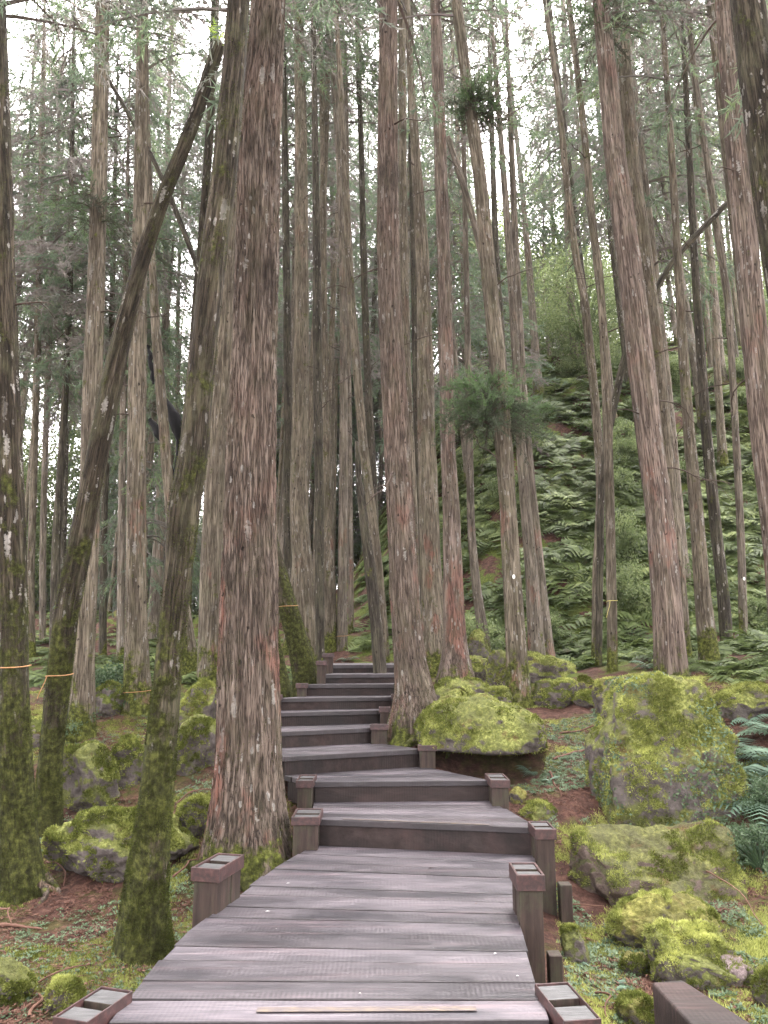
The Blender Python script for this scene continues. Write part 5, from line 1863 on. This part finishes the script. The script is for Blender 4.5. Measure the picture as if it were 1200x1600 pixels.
for k in range(26):
    i0 = rng.choice(len(F), p=wgt / wgt.sum())
    p0 = cen[i0] + Nn[i0] * 0.012
    cur = p0.copy()
    pts = [cur.copy()]
    for q_ in range(6):
        nxt = cur + np.array([rng.normal(0, 0.05), rng.normal(0, 0.02), rng.normal(-0.03, 0.03)])
        j = np.argmin(((cen - nxt) ** 2).sum(1))
        cur = cen[j] + Nn[j] * 0.012
        pts.append(cur.copy())
    if len(pts) > 3:
        pp = np.array(pts) + rng.normal(0, 1e-4, (7, 3))
        mb.tube(pp, 0.0025, 4, 0.1)
o = link('creeper', mb.mesh('creeper', [M['herb']]), None, base)
tag(o, 'small-leaved creeper trailing over the right side of the great blocky boulder', 'climbing plant')

# epiphyte fern on the leaning trunk's broken top
p, t = at_y(343, 68, TREES['T2'][1][1])
V, F, R = fern_arrays(9, 0.20, 44, pairs=9, width=0.16, arch=0.3, open_=0.7)
mb = MB()
mb.add(V, F, R)
for k in range(3):
    d_ = np.array([[0.5 + 0.2 * k, -0.4, -0.2 * k]])
    V, F, R = diamonds(np.array([[0.06 * k, -0.03, -0.10 - 0.06 * k]]), d_, np.array([0.13]), np.array([0.035]), np.array([0.8]))
    mb.add(V, F, R)
o = link('epiphyte_fern', mb.mesh('epiphyte_fern', [M['epi']]), None, (p[0], p[1] - 0.12, p[2]))
tag(o, 'tuft of bright yellow-green fern growing on the broken top of the long leaning trunk', 'fern')

# ------------------------------------------------------------------ background forest
def bg_tree(x, y, H, r, kind, label, group, mat='far', lean=0.0, crown_frac=0.3, var=None, scale=1.0, low=False):
    g = tz(x, y)
    base = np.array([x, y, g])
    nm = 'cedar_tree' if kind != 'leafy' else 'broadleaf_tree'
    root = link(nm, None, None, base)
    tag(root, label, 'tree', group)
    n = 26
    s = np.linspace(0, 1, n)
    seed = int(abs(x * 31 + y * 17)) % 97
    axis = np.stack([x + lean * H * s + 0.12 * np.sin(s * 5 + seed), y + 0.1 * np.sin(s * 4 + seed * 2), g - 0.2 + (H + 0.2) * s], -1)
    rad = r * (1 - 0.8 * s) * (1 + 0.5 * np.exp(-s * 40))
    me, *_ = trunk_mesh('trunk', axis, rad, 12, M[mat], base, 0, 0.06, 0.0, seed)
    link('trunk', me, root)
    vcount[0] += 1
    v = vcount[0] % 4 if var is None else var
    cm = get_crown(kind, v)
    c = link('crown', cm, root)
    if kind == 'leafy':
        c.location = (lean * H, 0, H - 1.8 * scale)
        c.scale = (scale,) * 3
    else:
        h0 = {'tall': 13.0, 'low': 8.0, 'high': 6.0}[kind]
        span = H * (1 - crown_frac)
        c.location = (lean * H * crown_frac, 0, H * crown_frac)
        c.scale = (scale, scale, span / h0)
    c.rotation_euler = (0, math.atan(lean), random.random() * 6.28)
    return root


gB = np.random.default_rng(2024)
placed = []
cntk = {}


def zone_label(px, y):
    side = 'far left' if px < 200 else ('left of centre' if px < 440 else ('centre' if px < 700 else ('right' if px < 960 else 'far right')))
    dist = 'nearer row of' if y < 22 else ('distant' if y < 31 else 'most distant')
    return side, dist


tries = 0
while len(placed) < 92 and tries < 9000:
    tries += 1
    y = gB.uniform(15.5, 48)
    x = gB.uniform(-0.62, 0.62) * y
    px = 600 + x / y * F_PX / ct
    if any((x - a) ** 2 + (y - b) ** 2 < 3.2 for a, b in placed):
        continue
    gap = 770 < px < 945
    g0 = tz(x, y)
    if gap and (y < 23):
        continue
    placed.append((x, y))
    side, dist = zone_label(px, y)
    if px > 940 and gB.random() < 0.12:
        continue
    lean = gB.normal(-0.02 if x > 0 else 0.012, 0.02)
    if gap:
        H = gB.uniform(6, 9) if gB.random() < 0.4 else gB.uniform(15, 22)
        kind = 'low'
        cf = 0.15 if H < 10 else 0.5
    elif gB.random() < (0.10 if px < 700 else 0.22) and px < 1000:
        H = gB.uniform(9, 13)
        kind = 'low'
        cf = 0.18
    else:
        H = gB.uniform(17, 26)
        kind = 'tall'
        cf = gB.uniform(0.30, 0.52) + (0.08 if px < 440 else 0)
    nm_s = {'tall': 'tall slim', 'low': 'shorter bushy'}[kind]
    lab = f'{nm_s} cedar in the {dist} trees, {side}'
    bg_tree(x, y, H, gB.uniform(0.10, 0.18), kind, lab, f'{nm_s} {dist} background cedars, {side}', gB.choice(['far', 'pale', 'dark', 'far']), lean, cf, scale=gB.uniform(0.8, 1.2))
for k in range(12):
    y = gB.uniform(24, 46)
    px = gB.uniform(400, 760)
    x = (px - 600) / F_PX * y
    if px > 735:
        continue
    bg_tree(x, y, gB.uniform(22, 30), gB.uniform(0.09, 0.14), 'tall', 'tall slim cedar far behind the steps, centre', 'tall slim cedars far behind the steps, centre', 'pale', gB.normal(0, 0.01), gB.uniform(0.3, 0.5), scale=gB.uniform(1.0, 1.4))
for k in range(34):
    y = gB.uniform(17, 34)
    px = gB.uniform(30, 760)
    x = (px - 600) / F_PX * y
    if any((x - a) ** 2 + (y - b) ** 2 < 0.8 for a, b in placed):
        continue
    placed.append((x, y))
    bg_tree(x, y, gB.uniform(21, 26), gB.uniform(0.07, 0.12), 'tall', 'slender pale straight cedar pole in the background between thicker trunks', 'slender pale cedar poles in the background', 'pale', gB.normal(0.0, 0.012), gB.uniform(0.58, 0.7), scale=gB.uniform(0.7, 0.9))
for k in range(16):
    y = gB.uniform(30, 46)
    x = (gB.uniform(-40, 760) - 600) / F_PX * y
    bg_tree(x, y, gB.uniform(9, 14), 0.13, 'low', 'bushy cedar filling the gaps far behind the trunks', 'bushy cedars filling the far gaps between trunks', 'far', 0.0, 0.04, scale=gB.uniform(1.2, 1.7))
# shrubs and saplings tangled over the fern slope
for k in range(80):
    y = gB.uniform(14.5, 30)
    x = gB.uniform(0.10, 0.56) * y
    g0 = tz(x, y)
    if k % 8 > 4:
        continue
    o = link('slope_shrub', None, None, (x, y, g0))
    s_ = gB.uniform(0.5, 1.1)
    c = link('leaves', get_crown('shrub', k % 4), o)
    c.location = (0, 0, 0.30 * s_)
    c.scale = (s_, s_, s_ * gB.uniform(0.8, 1.5))
    c.rotation_euler = (0, 0, gB.random() * 6.28)
    tag(o, 'leafy green shrub tangled among the ferns on the slope', 'shrub', 'leafy shrubs on the fern slope')
# pale green broadleaf trees far behind
for x, y, H, s, lab in [(-19, 36, 8, 1.5, 'pale green rounded tree low at the far left edge'), (-16.5, 33, 6, 1.3, 'lower pale green rounded tree near the far left edge'), (-6, 36, 13, 1.5, 'pale green broadleaf tree far behind the left trunks'), (2.4, 42, 13, 1.6, 'pale green broadleaf tree far behind the centre'), (9.0, 34, 9, 1.3, 'yellow-green broadleaf tree at the top of the fern slope'),
                        (-14, 38, 14, 1.7, 'pale green broadleaf tree far away at the left edge'), (6.0, 38, 7, 1.2, 'small yellow-green broadleaf tree under the white sky opening'), (13.5, 33, 9, 1.3, 'yellow-green broadleaf tree behind the right slope trunks'),
                        (-2.0, 44, 15, 1.8, 'tall pale broadleaf tree furthest back behind the steps'), (7.6, 27, 4.2, 0.8, 'small bright green broadleaf tree halfway up the fern slope')]:
    bg_tree(x, y, H, 0.14, 'leafy', lab, None, 'far', 0.0, scale=s)

# leafy scrub filling the far distance under the trees
for k in range(24):
    x_ = (-0.60 + 0.052 * k) * 44 + gB.normal(0, 0.5)
    y_ = 44 + gB.uniform(-4, 5)
    bg_tree(x_, y_, gB.uniform(4.0, 6.5), 0.09, 'leafy', 'low leafy tree in the furthest row behind the trunks', 'low leafy trees in the furthest row', 'far', 0.0, scale=gB.uniform(1.1, 1.6))
# the wood goes on unseen around the camera; cedars added to block flat light
for k, (x_, y_) in enumerate([(-7.5, 6), (-9.5, 10), (-12.5, 14), (-8, 1.5), (-6, -3), (-2.5, -6), (2.5, -7), (6, -3.5), (7.5, 1), (8.0, 6.5), (10, 9.5), (12.5, 13), (-16, 20), (16, 18), (-11, 5), (11, 3), (-4.5, -9), (5, -10)]):
    bg_tree(x_, y_, 19 + (k * 7) % 5, 0.2, 'tall', 'tall unseen cedar beside the path, added to block side light', 'unseen cedars around the path, added to block side light', 'far', 0.0, 0.38, scale=1.1)

# ------------------------------------------------------------------ thin forest haze
if HAZE > 0:
    mb = MB()
    mb.box((0, 32, 19), (150, 120, 44))
    t = NT('haze')
    t.t.nodes.remove(t.b)
    vol = t.n('ShaderNodeVolumePrincipled')
    vol.inputs['Color'].default_value = (0.93, 0.94, 0.97, 1)
    vol.inputs['Density'].default_value = HAZE
    t.l(vol.outputs[0], t.out.inputs['Volume'])
    hz = link('haze', mb.mesh('haze', [t.m]))
    tag(hz, 'thin pale mist between the trees', 'haze', kind='stuff')
print('objects', len(bpy.data.objects), 'polys', sum(len(o.data.polygons) for o in bpy.data.objects if o.type == 'MESH'))
